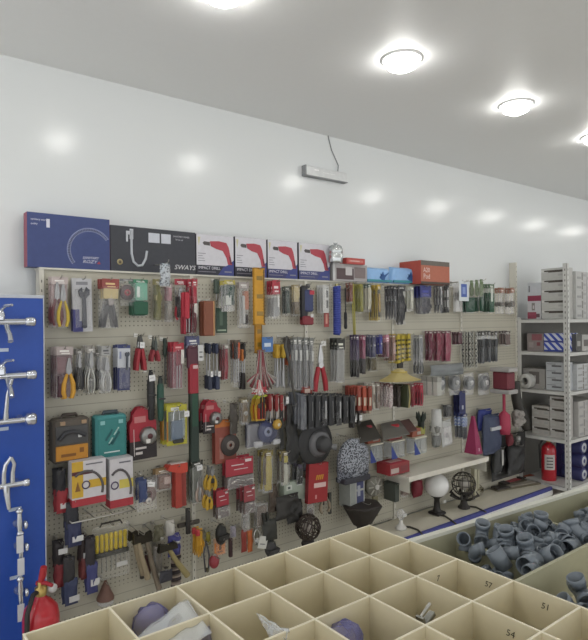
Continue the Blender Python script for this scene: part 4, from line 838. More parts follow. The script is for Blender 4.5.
# round black hat and dark hose
def k_hat(root, W, H, d):
    r = H/2
    MB().lathe([(r*.2, -.02), (r*.6, -.03), (r*.95, -.012), (r, -.004), (r*.95, 0), (r*.5, -.01), (r*.2, -.01)], (0, 0, r), 'y', 36).build('brim', '2b2b2c', root)
    MB().lathe([(r*.58, -.028), (r*.62, -.034), (r*.4, -.06), (r*.36, -.06), (r*.36, -.03)], (r*.08, 0, r), 'y', 30).build('grey_band', '6c6c6e', root)
    MB().lathe([(1e-4, -.125), (r*.26, -.12), (r*.34, -.1), (r*.38, -.05), (r*.4, -.03)], (r*.1, 0, r*.98), 'y', 26).build('crown', '3c3c3e', root)
    MB().cyl((r*.34, -.1, r*.9), (r*.56, -.13, r*.85), r*.12, r*.14).build('side_knob', '787878', root)
put(k_hat, 300, 421, 335, 466, 'black_fan_disc', 'fan', 'big round black disc with a grey ring and black hub, centre of the third row', off=.12, d=.06)
put(k_tools, 284, 404, 300, 464, 'black_apron', 'bag', 'long black crumpled cover hanging left of the big round black disc', off=.08, d=.05, tools=[('soft', .5, 0, .7, .95, dict(c='2a2a2a', dd=.05, wr=.03)), ('soft', .3, .4, 1, .5, dict(c='302f2e', dd=.04, wr=.02))])
put(k_tools, 300, 446, 318, 470, 'dark_cushion', 'bag', 'dark grey soft pouch half hidden under the big round black disc', off=.06, d=.05, tools=[('soft', .5, 0, 1, 1, dict(c='3a3a42', dd=.05, wr=.02))])
# hanging tools right of the black tubes
for i, (a, b, c, c2, lab) in enumerate(((350, 356, 'a04030', '3a2c28', 'orange-red gripped tool at the start of the coloured group'), (355, 362, 'b84a30', '5a302a', 'brighter orange tool second in the coloured group'), (361, 366, '98402e', 'b8a890', 'narrow rust tool third in the coloured group'))):
    put(k_tools, a, 386, b, 413, 'file_set', 'tool', lab, off=.03, n=5, step=.03, minw=.045, tools=[('block', .5, .1, 1, .8, dict(c=c, name='grip', dd=.018)), ('block', .5, 0, .15, .5, dict(c=c2, name='tip', dd=.015)), ('card', .3, .3, .6, .4, dict(c='d8c8b0', y=1.1))])
for i, (a, b) in enumerate(((349, 354), (355, 360))):
    put(k_tools, a, 413, b, 428-i*4, 'white_ticketed_tool', 'tool', 'short dark tool with a white ticket hanging low, %s' % ('left one below the orange grips' if i == 0 else 'right one below the orange grips'), off=.1, minw=.03, n=2, tools=[('block', .5, 0, 1, .7, dict(c='3c3834', name='grip')), ('tag', .5, .4, .9, .9, dict(a=0, y=1.3))])
for i, (a, b, c) in enumerate(((365, 371, 'b8b0a0'), (370, 376, '9a8c80'))):
    put(k_bag, a, 383, b, 409, 'cream_pack', 'pack', 'cream and grey pack of fine parts, %s of two left of the leopard-patterned cloth' % ('left' if i == 0 else 'right'), n=5, step=.028, head='c0b8ac', dens=.25, tools=[('block', .5, .05, .9, .85, dict(c=c, dd=.02)), ('card', .5, .3, .6, .5, dict(c='7c6a5c', y=1))])
put(k_bag, 376, 383, 391.5, 407, 'patterned_cloth_pack', 'cloth', 'white cloth pack with a fine dark red and grey pattern', n=6, step=.03, head='804048', dens=.08, tools=[('soft', .5, .02, .98, .95, dict(c=pattern('speckle', '7c5a5c', 'd4ccc8', 120), dd=.03))])
put(k_bag, 391, 385, 398, 407, 'dark_brown_pack', 'pack', 'dark brown packet between the patterned cloth and the tan chevron', n=4, step=.03, head='4c4038', tools=[('block', .5, .03, .95, .9, dict(c='44382f', dd=.02))])
def k_chev(root, W, H, d, c='b8a468', c2='50583c'):
    MB().prism([(-W*.3, 0), (W*.1, 0), (W*.5, H*.5), (W*.1, H), (-W*.3, H), (W*.1, H*.5)], -d, -d+.012).build('tan_bent_arm', c, root)
    MB().prism([(-W*.5, 0), (-W*.3, 0), (W*.05, H*.5), (-W*.3, H), (-W*.5, H)], -d+.002, 0).build('green_body', c2, root)
put(k_chev, 397, 384, 406.5, 407, 'bent_tan_tool', 'tool', 'tan bent chevron-shaped arm on a dark green body', off=.05, d=.05, n=3, step=.05)
put(k_bag, 405, 384, 414, 407, 'red_cloth_pack', 'cloth', 'deep red packed cloth left of the bright pink-red one', n=5, step=.03, head='7c3438', dens=.08, tools=[('soft', .5, .02, .95, .95, dict(c='902832', dd=.03))])
put(k_bag, 413, 383, 424, 406, 'pink_red_pack', 'cloth', 'bright pinkish red folded pack, last before the white comb-like pack', n=4, step=.03, head='c84858', dens=.12, tools=[('soft', .5, .02, .95, .95, dict(c='cc3048', dd=.03)), ('card', .2, .1, .6, .3, dict(c='5a3034', y=1.05))])
# straw hat lying on the tops
def k_straw(root, W, H, d):
    # folded cotton drape, like a flat cone
    n = 24; vs = []; prof = [(1.0, 0), (.8, .12), (.55, .36), (.33, .72), (.22, .95), (.1, 1.0), (1e-3, 1.02)]
    mb = MB()
    for r, h in prof:
        for k in range(n):
            a = 2*PI*k/n; w = 1+.05*math.sin(3*a+r*4)+.03*math.sin(7*a)
            vs.append((r*math.cos(a)*W*.5*w, -d*.5+r*math.sin(a)*d*.5*w, H*h*(1+.04*math.sin(5*a))))
    fs = [(i*n+k, i*n+(k+1) % n, (i+1)*n+(k+1) % n, (i+1)*n+k) for i in range(len(prof)-1) for k in range(n)]
    mb.add(vs, fs, True).add(vs[:n], [tuple(range(n-1, -1, -1))]).build('straw_hat_body', pattern('stripe', 'a89860', 'c4b47c', 60), root)
    MB().lathe([(W*.175, H*.7), (W*.168, H*.8), (W*.16, H*.8), (W*.168, H*.7)], (0, -d*.5, 0), seg=20).build('yellow_band', 'c8b048', root)
put(k_straw, 375, 369, 423, 380, 'straw_hat', 'hat', 'wide flat yellowish straw hat lying above the red and patterned packs', off=.03, d=.28, hk=False, round_=True)
# comb-like white pack, grey rolls
def k_comb(root, W, H, d):
    MB().box(-W/2, W/2, -d, 0, H*.72, H).build('header', 'a8a8a0', root)
    mb = MB()
    for k in range(7): x = -W/2+W*(k+.5)/7; mb.cbox(x-W*.05, x+W*.05, -d, 0, 0, H*.74, .002)
    mb.build('white_strips', 'd8d8d0', root)
    MB().box(-W/2, W/2, -.003, 0, 0, H*.75).build('grey_back', '6c6c66', root)
put(k_comb, 421, 376, 441.5, 395, 'white_strip_pack', 'pack', 'white comb-like bundle of strips left of the grey tape rolls', off=.05, d=.05, n=3, step=.06)
for i, (a, b) in enumerate(((431, 447), (446, 462), (461, 476), (475, 492))):
    put(k_bag, a, 371, b, 395, 'grey_roll_pack', 'tape roll', 'grey roll in shiny clear film with a white centre, %s of four under the chains' % ('leftmost', 'second', 'third', 'rightmost')[i], n=1, round_=True, d=.07, dens=.34, off=.04, tools=[('roll', .5, .08, .92, .9, dict(c='6e7274', c2='b4b8b8', y=.6)), ('disc', .5, .38, .68, .3, dict(c='e0e0e0', c2='c0c0c0', y=1.05))])
put(k_tools, 424, 364, 470, 376, 'grey_film_bundle', 'film', 'long crumpled bundle of grey plastic film lying above the grey rolls', off=.04, d=.14, hk=False, tools=[('soft', .5, 0, 1, 1, dict(c='84888a', dd=.13, wr=.03))])

# ---- fourth row
YB = 'd8a820'
def k_hosebox(root, W, H, d, left=True):
    MB().box(-W/2, W/2, -d, 0, H*.16, H).build('carton', 'd4d0d4', root)
    MB().box(-W/2, W/2, -d-.001, 0, 0, H*.16).build('red_base_band', 'b42c38', root)
    mb = MB()
    if left: mb.box(-W/2-.001, -W*.18, -d-.0015, -d, H*.2, H*.7).box(-W/2-.001, -W*.18, -d-.0015, -d, H*.78, H)
    mb.box(-W*.02 if left else -W*.1, W*.5, -d-.0015, -d, H*.38, H*.56); mb.build('yellow_panel', 'd8ac2c' if left else 'd8c450', root)
    if left: MB().box(-W/2-.001, W*.1, -d-.002, -d, H*.7, H*.78).build('dark_red_strip', '5c2830', root)
    MB().tube([(-W*.1+W*.5*math.cos(a), -d-.001, H*.35+H*.42*math.sin(a)) for a in [PI*k/16-.3 for k in range(14)] if -W*.1+W*.5*math.cos(a) < W*.49], .007, 6).build('printed_hose', '5c5658', root)
    q = -.1 if left else -.3
    MB().lathe([(.016, -d-.003), (.022, -d-.003), (.022, -d), (.016, -d), (.016, -d-.003)], (W*q, 0, H*.46), 'y', 18).build('round_mark', '4a3c5c', root)
    if left: MB().prism([(-W*.42, H*.34), (-W*.26, H*.34), (-W*.34, H*.56)], -d-.003, -d).build('brown_triangle', '8a5c28', root)
    MB().box(-W*.1, W*.4, -d-.0015, -d, H*.9, H*.93).build('printed_text', '707078', root)
put(k_hosebox, 68, 459, 106, 503, 'hose_kit_carton', 'box', 'white carton with a yellow left side, curved hose print and red base', off=.1, d=.07, left=True, hk=False, tilt=.0)
put(k_hosebox, 105.5, 457, 133, 505, 'hose_kit_carton', 'box', 'white carton with one curved hose and a yellow band, right of the yellow-sided carton', off=.1, d=.07, left=False, hk=False)
# the two cartons stand on a wire bracket
p0, p1 = onY(70, 504, 3.05), onY(133, 506, 3.05)
br = thing('wire_bracket', ((p0.x+p1.x)/2, WY, min(p0.z, p1.z)-.012)); tag(br, 'low wire bracket shelf under the two hose cartons', 'bracket')
wL = (p1.x-p0.x)/2
MB().tube([(-wL, 0, 0), (-wL, -.18, 0), (wL, -.18, 0), (wL, 0, 0)], .004, 6).tube([(-wL, -.1, 0), (wL, -.1, 0)], .003, 6).tube([(-wL*.3, 0, 0), (-wL*.3, -.18, 0)], .003, 6).tube([(wL*.3, 0, 0), (wL*.3, -.18, 0)], .003, 6).build('wire_frame', HOOKM, br)

def k_knifeglove(root, W, H, d, c='24242a', c2='a02430', tz=.1):
    MB().pillow(-W*.5, W*.3, H*.4, H, 0, d, wr=.01, seed=W*99, pw=.3).build('upper_grip', c, root)
    MB().pillow(-W*.45, W*.45, 0, H*.55, -.004, d*1.1, wr=.01, seed=W*77, pw=.35).build('lower_sheath', c2, root)
    MB().box(-W*.2, W*.5, -d*1.25, -d*1.2, H*tz, H*(tz+.12)).build('white_ticket', 'd8d8d6', root)
lst = [(53, 468, 66, 512, '26262c', 'a82c34', .12, 'black and red folded glove with white ticket left of the hose cartons'),
       (64, 500, 80, 545, '2a2c34', '2c3158', .12, 'dark navy glove with ticket hanging under the yellow-sided carton'),
       (53, 540, 66, 585, '2a2426', '8c2830', .75, 'dark red glove, lower left by the blue board'),
       (61, 556, 76, 604, '2e2c30', '333c62', .08, 'navy grey glove hanging lowest on the left'),
       (78, 534, 87, 578, '3a2c2c', '7c3434', .5, 'brownish red glove left of the yellow screwdriver set'),
       (84, 536, 97, 592, '2e2a2e', '3b3f7a', .15, 'purple-blue glove with white ticket left of the yellow screwdriver set')]
for i, (a, b, c, d_, c1, c2, tz, lab) in enumerate(lst):
    put(k_knifeglove, a-1.5, b, c+2, d_, 'work_glove', 'gloves', lab, off=.05+.03*(i % 2), d=.03, n=2, step=.035, c=c1, c2=c2, tz=tz)
def k_screwset(root, W, H, d):
    for i in range(7):
        x = -W*.38+W*.76*i/6
        MB().lathe([(1e-4, H*.5), (.010, H*.5), (.0115, H*.56), (.009, H*.66), (.0115, H*.72), (.011, H*.8), (1e-4, H*.82)], (x, -d*.5, 0), seg=10).build('yellow_handle', 'e6c810', root)
        MB().tube([(x, -d*.5, H*.5), (x, -d*.5, H*.15)], .003, 6).build('shaft', metal('a8a8a0'), root)
    MB().cbox(-W*.46, W*.46, -d*.9, -d*.2, H*.42, H*.5, .003).build('dark_holder', '3a382c', root)
    MB().box(W*.1, W*.4, -d-.002, -d, H*.2, H*.28).build('white_ticket', 'd8d8d4', root)
    MB().pillow(-W/2, W/2, 0, H*.97, 0, d, pw=.2).build('clear_case', film('ffffff', .1, .08), root)
    MB().tube([(-W*.3, -d*.5, H*.94), (-W*.25, -d*.5, H), (W*.25, -d*.5, H), (W*.3, -d*.5, H*.94)], .005, 6).build('hang_loop', '44403a', root)
put(k_screwset, 91, 522, 131, 578, 'screwdriver_set', 'screwdriver set', 'clear case holding seven yellow-handled screwdrivers, lower left', off=.06, d=.045)
def k_funnel(root, W, H, d):
    MB().lathe([(W*.5, H*.2), (W*.5, H*.28), (W*.3, H*.6), (W*.06, H), (W*.05, H), (W*.46, H*.24)], (0, -W*.5, 0), seg=24).build('cone', '7a5648', root)
    MB().lathe([(1e-4, 0), (W*.44, 0), (W*.46, H*.03), (W*.44, H*.16), (W*.3, H*.2)], (0, -W*.5, 0), seg=24).build('clear_foot', film('ffffff', .45), root)
put(k_funnel, 94, 580, 116, 603, 'brown_funnel', 'funnel', 'small brown cone-shaped funnel hanging just above the cream bins', off=.03, d=.08)
# spring cable pack, saw pack and others
put(k_bag, 132, 476, 159, 509, 'blue_cable_pack', 'cable', 'clear pack with a blue cable ring and red core right of the hose cartons', n=2, d=.05, step=.055, dens=.16, tools=[('roll', .52, .08, .9, .85, dict(c='8a7470', c2='6a3038', dd=.03)), ('soft', .26, .3, .98, .42, dict(c='3c4c7c', dd=.03, y=.8)), ('tag', .62, .74, .88, .36, dict(y=1.1)), ('disc', .5, .2, .45, .3, dict(c='d8d0c8', y=1))])
put(k_bag, 152, 468, 172, 491, 'brown_card_pack', 'pack', 'tan and brown packed hardware left of the orange saw', n=2, head='9a7c50', hh=.25, dens=.2, tools=[('block', .5, .1, .7, .7, dict(c='8a6c60')), ('card', .7, .3, .6, .4, dict(c='c8b0a8', y=.95))])
def k_orsaw(root, W, H, d):
    MB().prism([(-W*.5, H*.9), (-W*.4, H), (W*.5, H), (W*.5, H*.8), (W*.2, H*.78), (-W*.1, H*.82)], -d, 0).build('bright_grip', 'd0402c', root)
    MB().cbox(-W*.1, W*.22, -d*.8, 0, 0, H*.86, .004).build('red_blade_cover', 'b43a2c', root)
    MB().box(W*.22, W*.5, -.006, 0, 0, H*.8).build('red_card', '9c382e', root)
    MB().box(-W*.3, W*.5, -d*.5, -d*.45, H*.96, H*1.02).build('white_label', 'e0dcd4', root)
put(k_orsaw, 163, 464, 188, 508, 'folding_saw', 'saw', 'orange-red folding saw with a wide bright top, fourth row', n=2, step=.04, d=.03, off=.05)
put(k_bag, 188, 460, 204, 503, 'pipe_cutter_pack', 'pack', 'dark pack with a white ticket between the orange-red saw and yellow pliers', n=2, step=.04, head='3c4038', cardc='5a6050', tools=[('bits', .6, .05, .5, .4, dict(n=3)), ('tag', .6, .78, .9, .5, dict(y=1.1, a=-.1)), ('pliers', .65, .05, .6, .5, dict(c='a8907c'))])
for i, (a, b, c, d_) in enumerate(((203, 466, 217, 490), (202, 487, 213, 508))):
    put(k_tools, a, b, c, d_, 'yellow_black_pliers', 'pliers', 'yellow and black gripped pliers, %s' % ('upper one beside the red screw pack' if i == 0 else 'lower one with closed handles'), off=.08, n=2, step=.04, d=.03, tools=[('pliers', .5, 0, 1, .9, dict(c='c89c20', r=.012)), ('block', .5, .3, .5, .5, dict(c='2a2820', name='black_spring'))])
def k_screws(root, W, H, d, c='b02c3c', split=.42, dark='5c4c48'):
    MB().box(-W/2, W/2, -.003, 0, 0, H).build('backing_card', dark, root)
    MB().cbox(-W/2, W/2, -.008, -.003, H*split, H, .002).build('red_header', c, root)
    mb = MB()
    for k in range(max(3, int(W/.022))):
        x = -W*.42+W*.84*random.random(); z = H*random.uniform(.06, split-.06); a = random.uniform(-.6, .6)
        mb.tube([(x-.012*math.cos(a), -.014, z-.012*math.sin(a)), (x+.012*math.cos(a), -.014, z+.012*math.sin(a))], [.0025, .004], 6)
    mb.build('screws', metal('d0ccc4', .2), root)
    MB().box(-W*.3, W*.15, -.009, -.008, H*(split+.34), H*(split+.37)).box(-W*.2, W*.3, -.009, -.008, H*(split+.2), H*(split+.22)).box(W*.2, W*.42, -.01, -.008, H*.84, H*.93).build('white_print', 'e0d8d8', root)
    MB().pillow(-W*.48, W*.48, H*.02, H*split, -.003, d, pw=.2).build('blister', film('ffffff', .14), root)
put(k_screws, 222, 457, 256, 487, 'screw_assortment', 'screws', 'wide crimson-headed blister pack of silver fittings, fourth row', off=.06, d=.04, n=2, step=.045)
put(k_screws, 213, 489, 232, 517, 'red_fitting_pack', 'screws', 'smaller red card with white-silver fittings, lower left of the wide crimson pack', off=.06, d=.035, n=2, step=.04)
put(k_screws, 236, 484, 257, 512, 'rose_fitting_pack', 'screws', 'dull red card with a bright silver piece, lower right of the wide crimson pack', off=.06, d=.035, n=3, step=.04, c='9a3c44')
put(k_bag, 256, 450, 274, 492, 'yellow_float_pack', 'pack', 'crinkled clear pack with a pale yellow blob, right of the wide crimson pack', n=2, step=.05, d=.045, dens=.2, head='8a7c40', tools=[('soft', .55, .05, .9, .6, dict(c='bca848', wr=.02)), ('block', .2, .2, .95, .14, dict(c='5a4630'))])
put(k_bag, 275, 450, 292, 484, 'yellow_white_pack', 'pack', 'clear pack with a white body and yellow cap left of the black pouch', n=2, step=.05, d=.045, dens=.18, head='9a8e60', tools=[('soft', .5, .0, .62, .55, dict(c='c0c0b0')), ('block', .5, .66, .85, .4, dict(c='c8b83c')), ('block', .15, .1, .95, .12, dict(c='50422c'))])
put(k_bag, 291, 462, 304, 484, 'black_buckle_pack', 'pack', 'dark crumpled pack with white spots between the pale yellow packs and the red packet', n=2, step=.05, dens=.2, tools=[('soft', .5, .05, .9, .8, dict(c='2c302e')), ('disc', .6, .3, .5, .2, dict(c='e0e0e0', y=1)), ('soft', .5, .7, .95, .6, dict(c='5c5468'))])
r_, W, H, _ = put(k_box, 304.5, 463, 327, 502, 'red_packet', 'box', 'flat bright red carton with a yellow mark below the round black disc', off=.1, d=.035, tilt=.06, c='a82024', side='7c1c20', prints=((.28, .38, .9, .5, 'e8c4c0'), (.36, .1, .44, .2, 'd89090')))
mb = MB()
for k in range(4): mb.prism([(-W*.14+k*W*.1, H*.58), (-W*.09+k*W*.1, H*.58), (-W*.03+k*W*.1, H*.7), (-W*.1+k*W*.1, H*.7)], -.037, -.035)
mb.build('yellow_letters', 'd89a20', r_)
put(k_box, 279, 480, 306, 500, 'pale_green_box', 'box', 'pale grey-green box with a small round mark behind the red packet', off=.02, d=.06, c='a8b4a4', prints=((.1, .6, .35, .85, 'd8dcd4'), (.16, .66, .28, .78, '5c6460')))
put(k_tools, 266, 484, 280, 512, 'brown_strap_bundle', 'strap', 'dark brown leather strap bundle left of the black pouch', off=.06, d=.04, tools=[('soft', .5, 0, 1, .8, dict(c='4a3c30', dd=.03, wr=.02)), ('soft', .4, .5, 1, .6, dict(c='6a5a48', dd=.03))])
put(k_tools, 272, 494, 306, 524, 'black_tool_pouch', 'bag', 'big slanting black cloth tool pouch left of the wicker ball lamp', off=.06, d=.07, tilt=.0, tools=[('soft', .42, .2, 1, .8, dict(c='2e2c28', dd=.06, wr=.05)), ('soft', .7, 0, .75, .55, dict(c='262522', dd=.06, wr=.04))])
# cap and box hanging right of the disc
def k_cap(root, W, H, d):
    MB().ball((0, -d*.6, H*.45), 1, W*.5, d*.6, H*.53, 20).build('cap_crown', pattern('speckle', '2c2f36', '9a9ea6', 90), root)
    MB().pillow(-W*.5, W*.5, 0, H*.42, 0, d*1.1, pw=.3, wr=.01).build('cap_band', pattern('speckle', '23252c', '70747e', 80), root)
    MB().cbox(-W*.45, W*.4, -d*1.1, -d*.2, -.01, H*.1, .008).build('peak', '32323c', root)
put(k_cap, 331, 436, 366, 478, 'patterned_hat', 'hat', 'grey and white patterned hat in film hanging over the tall white box', off=.1, d=.12, dm=.05)
r_, W, H, _ = put(k_box, 339, 470, 364.5, 505, 'tall_white_carton', 'box', 'tall white carton with two dark blue pictures under the patterned hat', off=.04, d=.12, c='b8bab4', side='9ca09a', prints=((.45, .5, .92, .9, '3c4274'), (.45, .06, .92, .44, '464c78'), (.5, .3, .7, .6, 'b0b4c0'), (.05, .1, .35, .9, 'a4a8a2')))
def k_motor(root, W, H, d):
    r = W*.5
    MB().lathe([(1e-4, -d), (r*.3, -d), (r*.34, -d*.8), (r*.9, -d*.7), (r, -d*.4), (r*.9, 0), (1e-4, 0)], (0, 0, H-r), 'y', 24).build('round_housing', '8e8c80', root)
    mb = MB()
    for k in range(8): a = k*PI/4; mb.tube([(r*.35*math.cos(a), -d*.82, H-r+r*.35*math.sin(a)), (r*.9*math.cos(a), -d*.74, H-r+r*.9*math.sin(a))], .006, 6)
    mb.build('grille', 'b4b2a6', root)
    MB().cyl((0, -d-.006, H-r), (0, -d+.01, H-r), r*.25).build('hub', 'd0cec8', root)
    MB().cbox(-W*.1, W*.25, -d*.6, -d*.2, 0, H*.5, .005).build('stem', '8a8464', root)
put(k_motor, 364, 476, 384.5, 517, 'round_fan_light', 'light', 'round grey slotted fixture on a stem right of the tall white carton', off=.05, d=.06, round_=True)
put(k_box, 384, 482, 399, 500, 'dark_green_box', 'box', 'dark grey-green box hanging under the red carton on the small shelf', off=.03, d=.12, c='454c44', side='565c54')
put(k_bag, 399, 480, 410, 497, 'pinkish_pack', 'pack', 'grey pink clear packet between the dark green box and the red bowl', off=.04, n=2, head='8c8078', tools=[('soft', .5, .1, .9, .8, dict(c='9c8478'))])
put(k_tools, 409, 478, 425, 497, 'red_bowl', 'bowl', 'dark red round lamp shade hanging behind the white globe lamp', off=.03, d=.08, tools=[('soft', .5, 0, 1, 1, dict(c='8a2030', dd=.09, wr=.005))])
# organiser packs with lids
def k_org(root, W, H, d, red='b05040'):
    MB().cbox(-W*.5, W*.5, -d, 0, 0, H*.6, .006).build('clear_tub', film('d8e0e4', .5, .1), root)
    MB().prism([(-W*.5, 0), (-W*.05, 0), (-W*.5, H*.5)], -d-.003, -d).build('blue_corner', '3448a0', root)
    MB().cbox(-W*.5, W*.5, -d-.006, .0, H*.6, H*.66, .002).build('cream_rim', 'd8d4c0', root)
    MB().prism([(-W*.5, H*.66), (W*.5, H*.66), (W*.4, H*.94), (-W*.36, H)], -d*.7, -.002).build('red_brown_top', red, root)
    MB().cbox(-W*.1, W*.35, -d*.75, -d*.7, H*.72, H*.84, .002).build('pale_patch', 'b8aca0', root)
    t_bits(root, W*.1, H*.1, H*.5, W*.6, -d*.5, c='8a8a84', n=5, r=.005)
for i, (a, b, yt, yb_, c) in enumerate(((362, 383, 433, 461, 'b0583c'), (383, 405, 430, 457, 'a84840'), (406, 427, 427, 453, 'a85c44'))):
    put(k_org, a, yt, b, yb_, 'parts_tub', 'tub', 'clear plastic tub with a blue front corner, cream rim and red-brown top, %s of three' % ('left', 'middle', 'right')[i], off=.04, d=.09, hk=False, red=c)
put(k_tools, 388, 424, 402, 431, 'red_dish', 'dish', 'small glossy bright red round dish on top of the middle clear tub', off=.04, d=.08, hk=False, tools=[('soft', .5, 0, 1, 1, dict(c='cc2838', dd=.08))])
def k_board(root, W, H, d, c='3c3832'):
    MB().add([(-W/2, -d, 0), (W*.2, -d, H*.1), (W/2, 0, H), (0, 0, H*.9), (-W/2, -d, .008), (W*.2, -d, H*.1+.008), (W/2, 0, H+.008), (0, 0, H*.9+.008)], [(3, 2, 1, 0), (4, 5, 6, 7), (0, 1, 5, 4), (1, 2, 6, 5), (2, 3, 7, 6), (3, 0, 4, 7)]).build('flat_board', c, root)
put(k_board, 341, 423, 374, 437, 'black_tray', 'board', 'dark slanting board sticking out above the patterned hat', off=.02, d=.2, dm=.03, hk=False)
put(k_board, 362, 424, 402, 433, 'grey_tray', 'board', 'grey slanting board behind the left clear tub', off=.02, d=.22, dm=.03, hk=False, c='6c6a64')
put(k_board, 384, 422, 412, 430, 'dark_red_tray', 'board', 'dark reddish board over the middle clear tub', off=.02, d=.16, dm=.03, hk=False, c='5c3a38')
put(k_tools, 364, 425, 374, 434, 'red_wedge', 'block', 'small red wedge on the dark slanting board', off=.05, d=.06, hk=False, tools=[('soft', .5, 0, 1, 1, dict(c='a83440', dd=.05))])
def k_frog(root, W, H, d):
    MB().ball((0, -d*.5, H*.45), 1, W*.4, d*.4, H*.35, 14).build('dark_bud', '1f2a20', root)
    mb = MB()
    for k in range(6): a = k*PI/3; mb.tube([(0, -d*.5, H*.4), (W*.4*math.cos(a), -d*.5+d*.4*math.sin(a), H*.75), (W*.5*math.cos(a), -d*.5+d*.5*math.sin(a), H)], [.012, .016, .004], 6)
    mb.build('leaf', '26332a', root); MB().cbox(-W*.4, W*.5, -d*.8, 0, 0, H*.35, .005).build('yellow_green_pot', 'a8a850', root)
put(k_frog, 415, 412, 427, 434, 'artificial_plant', 'plant', 'little dark leafy plant on a yellow-green base beside the right clear tub', off=.05, d=.08, hk=False)
def k_roller(root, W, H, d):
    MB().lathe([(W*.2, 0), (W*.45, H*.02), (W*.32, H*.98), (W*.18, H), (1e-4, H)], (0, -d*.5, 0), seg=16).build('paper_cone', 'd4d6d2', root)
    MB().cbox(-W*.4, W*.2, -d, -.01, 0, H*.3, .01).build('grey_base', '8c8c86', root)
put(k_roller, 427, 409, 446, 432, 'white_cone', 'cone', 'white paper cone leaning among grey packs right of the little plant', off=.05, d=.1, hk=False)
put(k_bag, 429, 428, 443, 447, 'grey_jar_pack', 'jar', 'clear dark-topped jar below the white cone', off=.04, d=.08, dens=.3, hk=False, tools=[('block', .5, .0, .6, .8, dict(c='5c605c', dd=.05)), ('block', .5, .6, .9, .6, dict(c='c0c0b8', dd=.05))])
put(k_card, 442, 420, 455, 446, 'white_booklet', 'card', 'white card with fine grey print left of the blue-white pack', off=.08, d=.03, card='ccceca', prints=((.2, .7, .8, .75, 'a0a0a0'), (.2, .3, .7, .5, 'b8b8b8')), tilt=-.1)
put(k_bag, 442, 405, 453, 418, 'dark_top_pack', 'pack', 'small dark packet left of the navy vertical pack', n=2, head='3c3c3c', tools=[('block', .5, .1, .9, .8, dict(c='4c4c4c'))])
put(k_card, 453.5, 391, 467.5, 417, 'navy_vertical_card', 'pack', 'upright dark navy card with a round white sticker under the grey rolls', n=4, step=.03, card='2c3264', prints=((.4, .3, .65, .45, 'c8ccd8'), (0, .15, 1, .2, '3c4480')), blister=None)
put(k_bag, 453.5, 413, 468, 439, 'blue_white_pack', 'pack', 'pack with blue and white diagonal stripes over grey pieces', n=3, step=.04, head='34407c', hh=.1, tools=[('block', .5, .5, .86, .9, dict(c=pattern('stripe', '3c5ca8', 'd0d8e0', 22))), ('block', .35, .05, .48, .3, dict(c='50545c')), ('block', .7, .05, .48, .3, dict(c='585c64'))])
# ---- right end of the display
def k_pinkcone(root, W, H, d):
    MB().add([(-W*.5, -d, 0), (W*.5, -d, 0), (W*.5, 0, 0), (-W*.5, 0, 0), (-W*.08, -d*.6, H), (W*.08, -d*.6, H), (W*.08, -d*.4, H), (-W*.08, -d*.4, H)],
             [(3, 2, 1, 0), (4, 5, 6, 7), (0, 1, 5, 4), (1, 2, 6, 5), (2, 3, 7, 6), (3, 0, 4, 7)]).build('tapered_bag', 'a02858', root)
    MB().cbox(-W*.1, W*.06, -d-.003, -d+.02, H*.08, H*.16, .001).build('pale_mark', 'd898b0', root)
put(k_pinkcone, 464, 416, 482.5, 453, 'magenta_cone', 'cone', 'magenta pink tapering cone standing at the right end of the small shelf', off=.16, d=.12, hk=False)
def k_bag2(root, W, H, d, c='2c3a8c', c2='d8dce8', lines=2):
    MB().pillow(-W/2, W/2, 0, H, 0, d, wr=.02, seed=W*31, pw=.3, taper=.12).build('bag_body', c, root)
    mb = MB()
    for k in range(lines): mb.box(-W*.3, W*.25, -d-.006, -d+.012, H*(.62-.16*k), H*(.7-.16*k))
    mb.build('printed_text', c2, root)
put(k_bag2, 474, 409, 495, 430, 'blue_printed_bag', 'bag', 'bright blue plastic bag with white lettering behind the pink cone', off=.04, d=.08)
put(k_tools, 486, 434, 530, 477, 'black_sack', 'bag', 'large black sack filling the shadowed corner behind the slate blue bag', off=.02, d=.1, tools=[('soft', .5, 0, 1, .98, dict(c='343434', dd=.1, wr=.05))])  # dark sack put in to deepen the shade of this corner
put(k_bag2, 478, 414, 505, 454, 'slate_blue_bag', 'bag', 'slate blue cloth bag hanging slantwise right of the pink cone', off=.1, d=.1, c='3a4664', c2='c8ccd0', lines=1)
put(k_tools, 489, 446, 506, 474, 'grey_machine', 'tool', 'dark grey power tool hanging under the slate blue bag', off=.1, d=.1, tools=[('soft', .5, 0, 1, .9, dict(c='3e4040', dd=.09)), ('card', .5, .35, .9, .22, dict(c='b8b8b4', y=1.05))])
def k_stand(root, W, H, d):
    MB().cyl((0, -d*.5, 0), (0, -d*.5, H*.96), .014).build('red_post', 'b02848', root)
    MB().cbox(-W*.5, W*.5, -d, 0, H*.92, H*.98, .006).build('pale_tray', 'b8b4b0', root); MB().cbox(-W*.5, W*.5, -d, 0, H*.6, H*.66, .006).build('pale_tray', 'b0acaa', root)
    MB().cbox(-W*.4, W*.4, -d*.9, -d*.1, H*.66, H*.92, .01).build('dark_red_box', '7c2c38', root)
    MB().lathe([(1e-4, 0), (W*.34, 0), (W*.4, H*.1), (W*.36, H*.28), (W*.1, H*.34)], (0, -d*.5, 0), seg=18).build('pink_bucket', 'b83050', root)
put(k_stand, 496, 366, 512, 434, 'red_post_holder', 'stand', 'red post with two pale trays and a pink-red pot left of the shelving unit', off=.1, d=.2, hk=False, round_=True)
put(k_tools, 503, 433, 516, 446, 'red_jack', 'tool', 'small dark red metal jack below the pink-red pot', off=.12, d=.1, tools=[('soft', .5, 0, 1, .9, dict(c='7a2430', dd=.08)), ('bits', .6, .1, .9, .7, dict(n=4))])
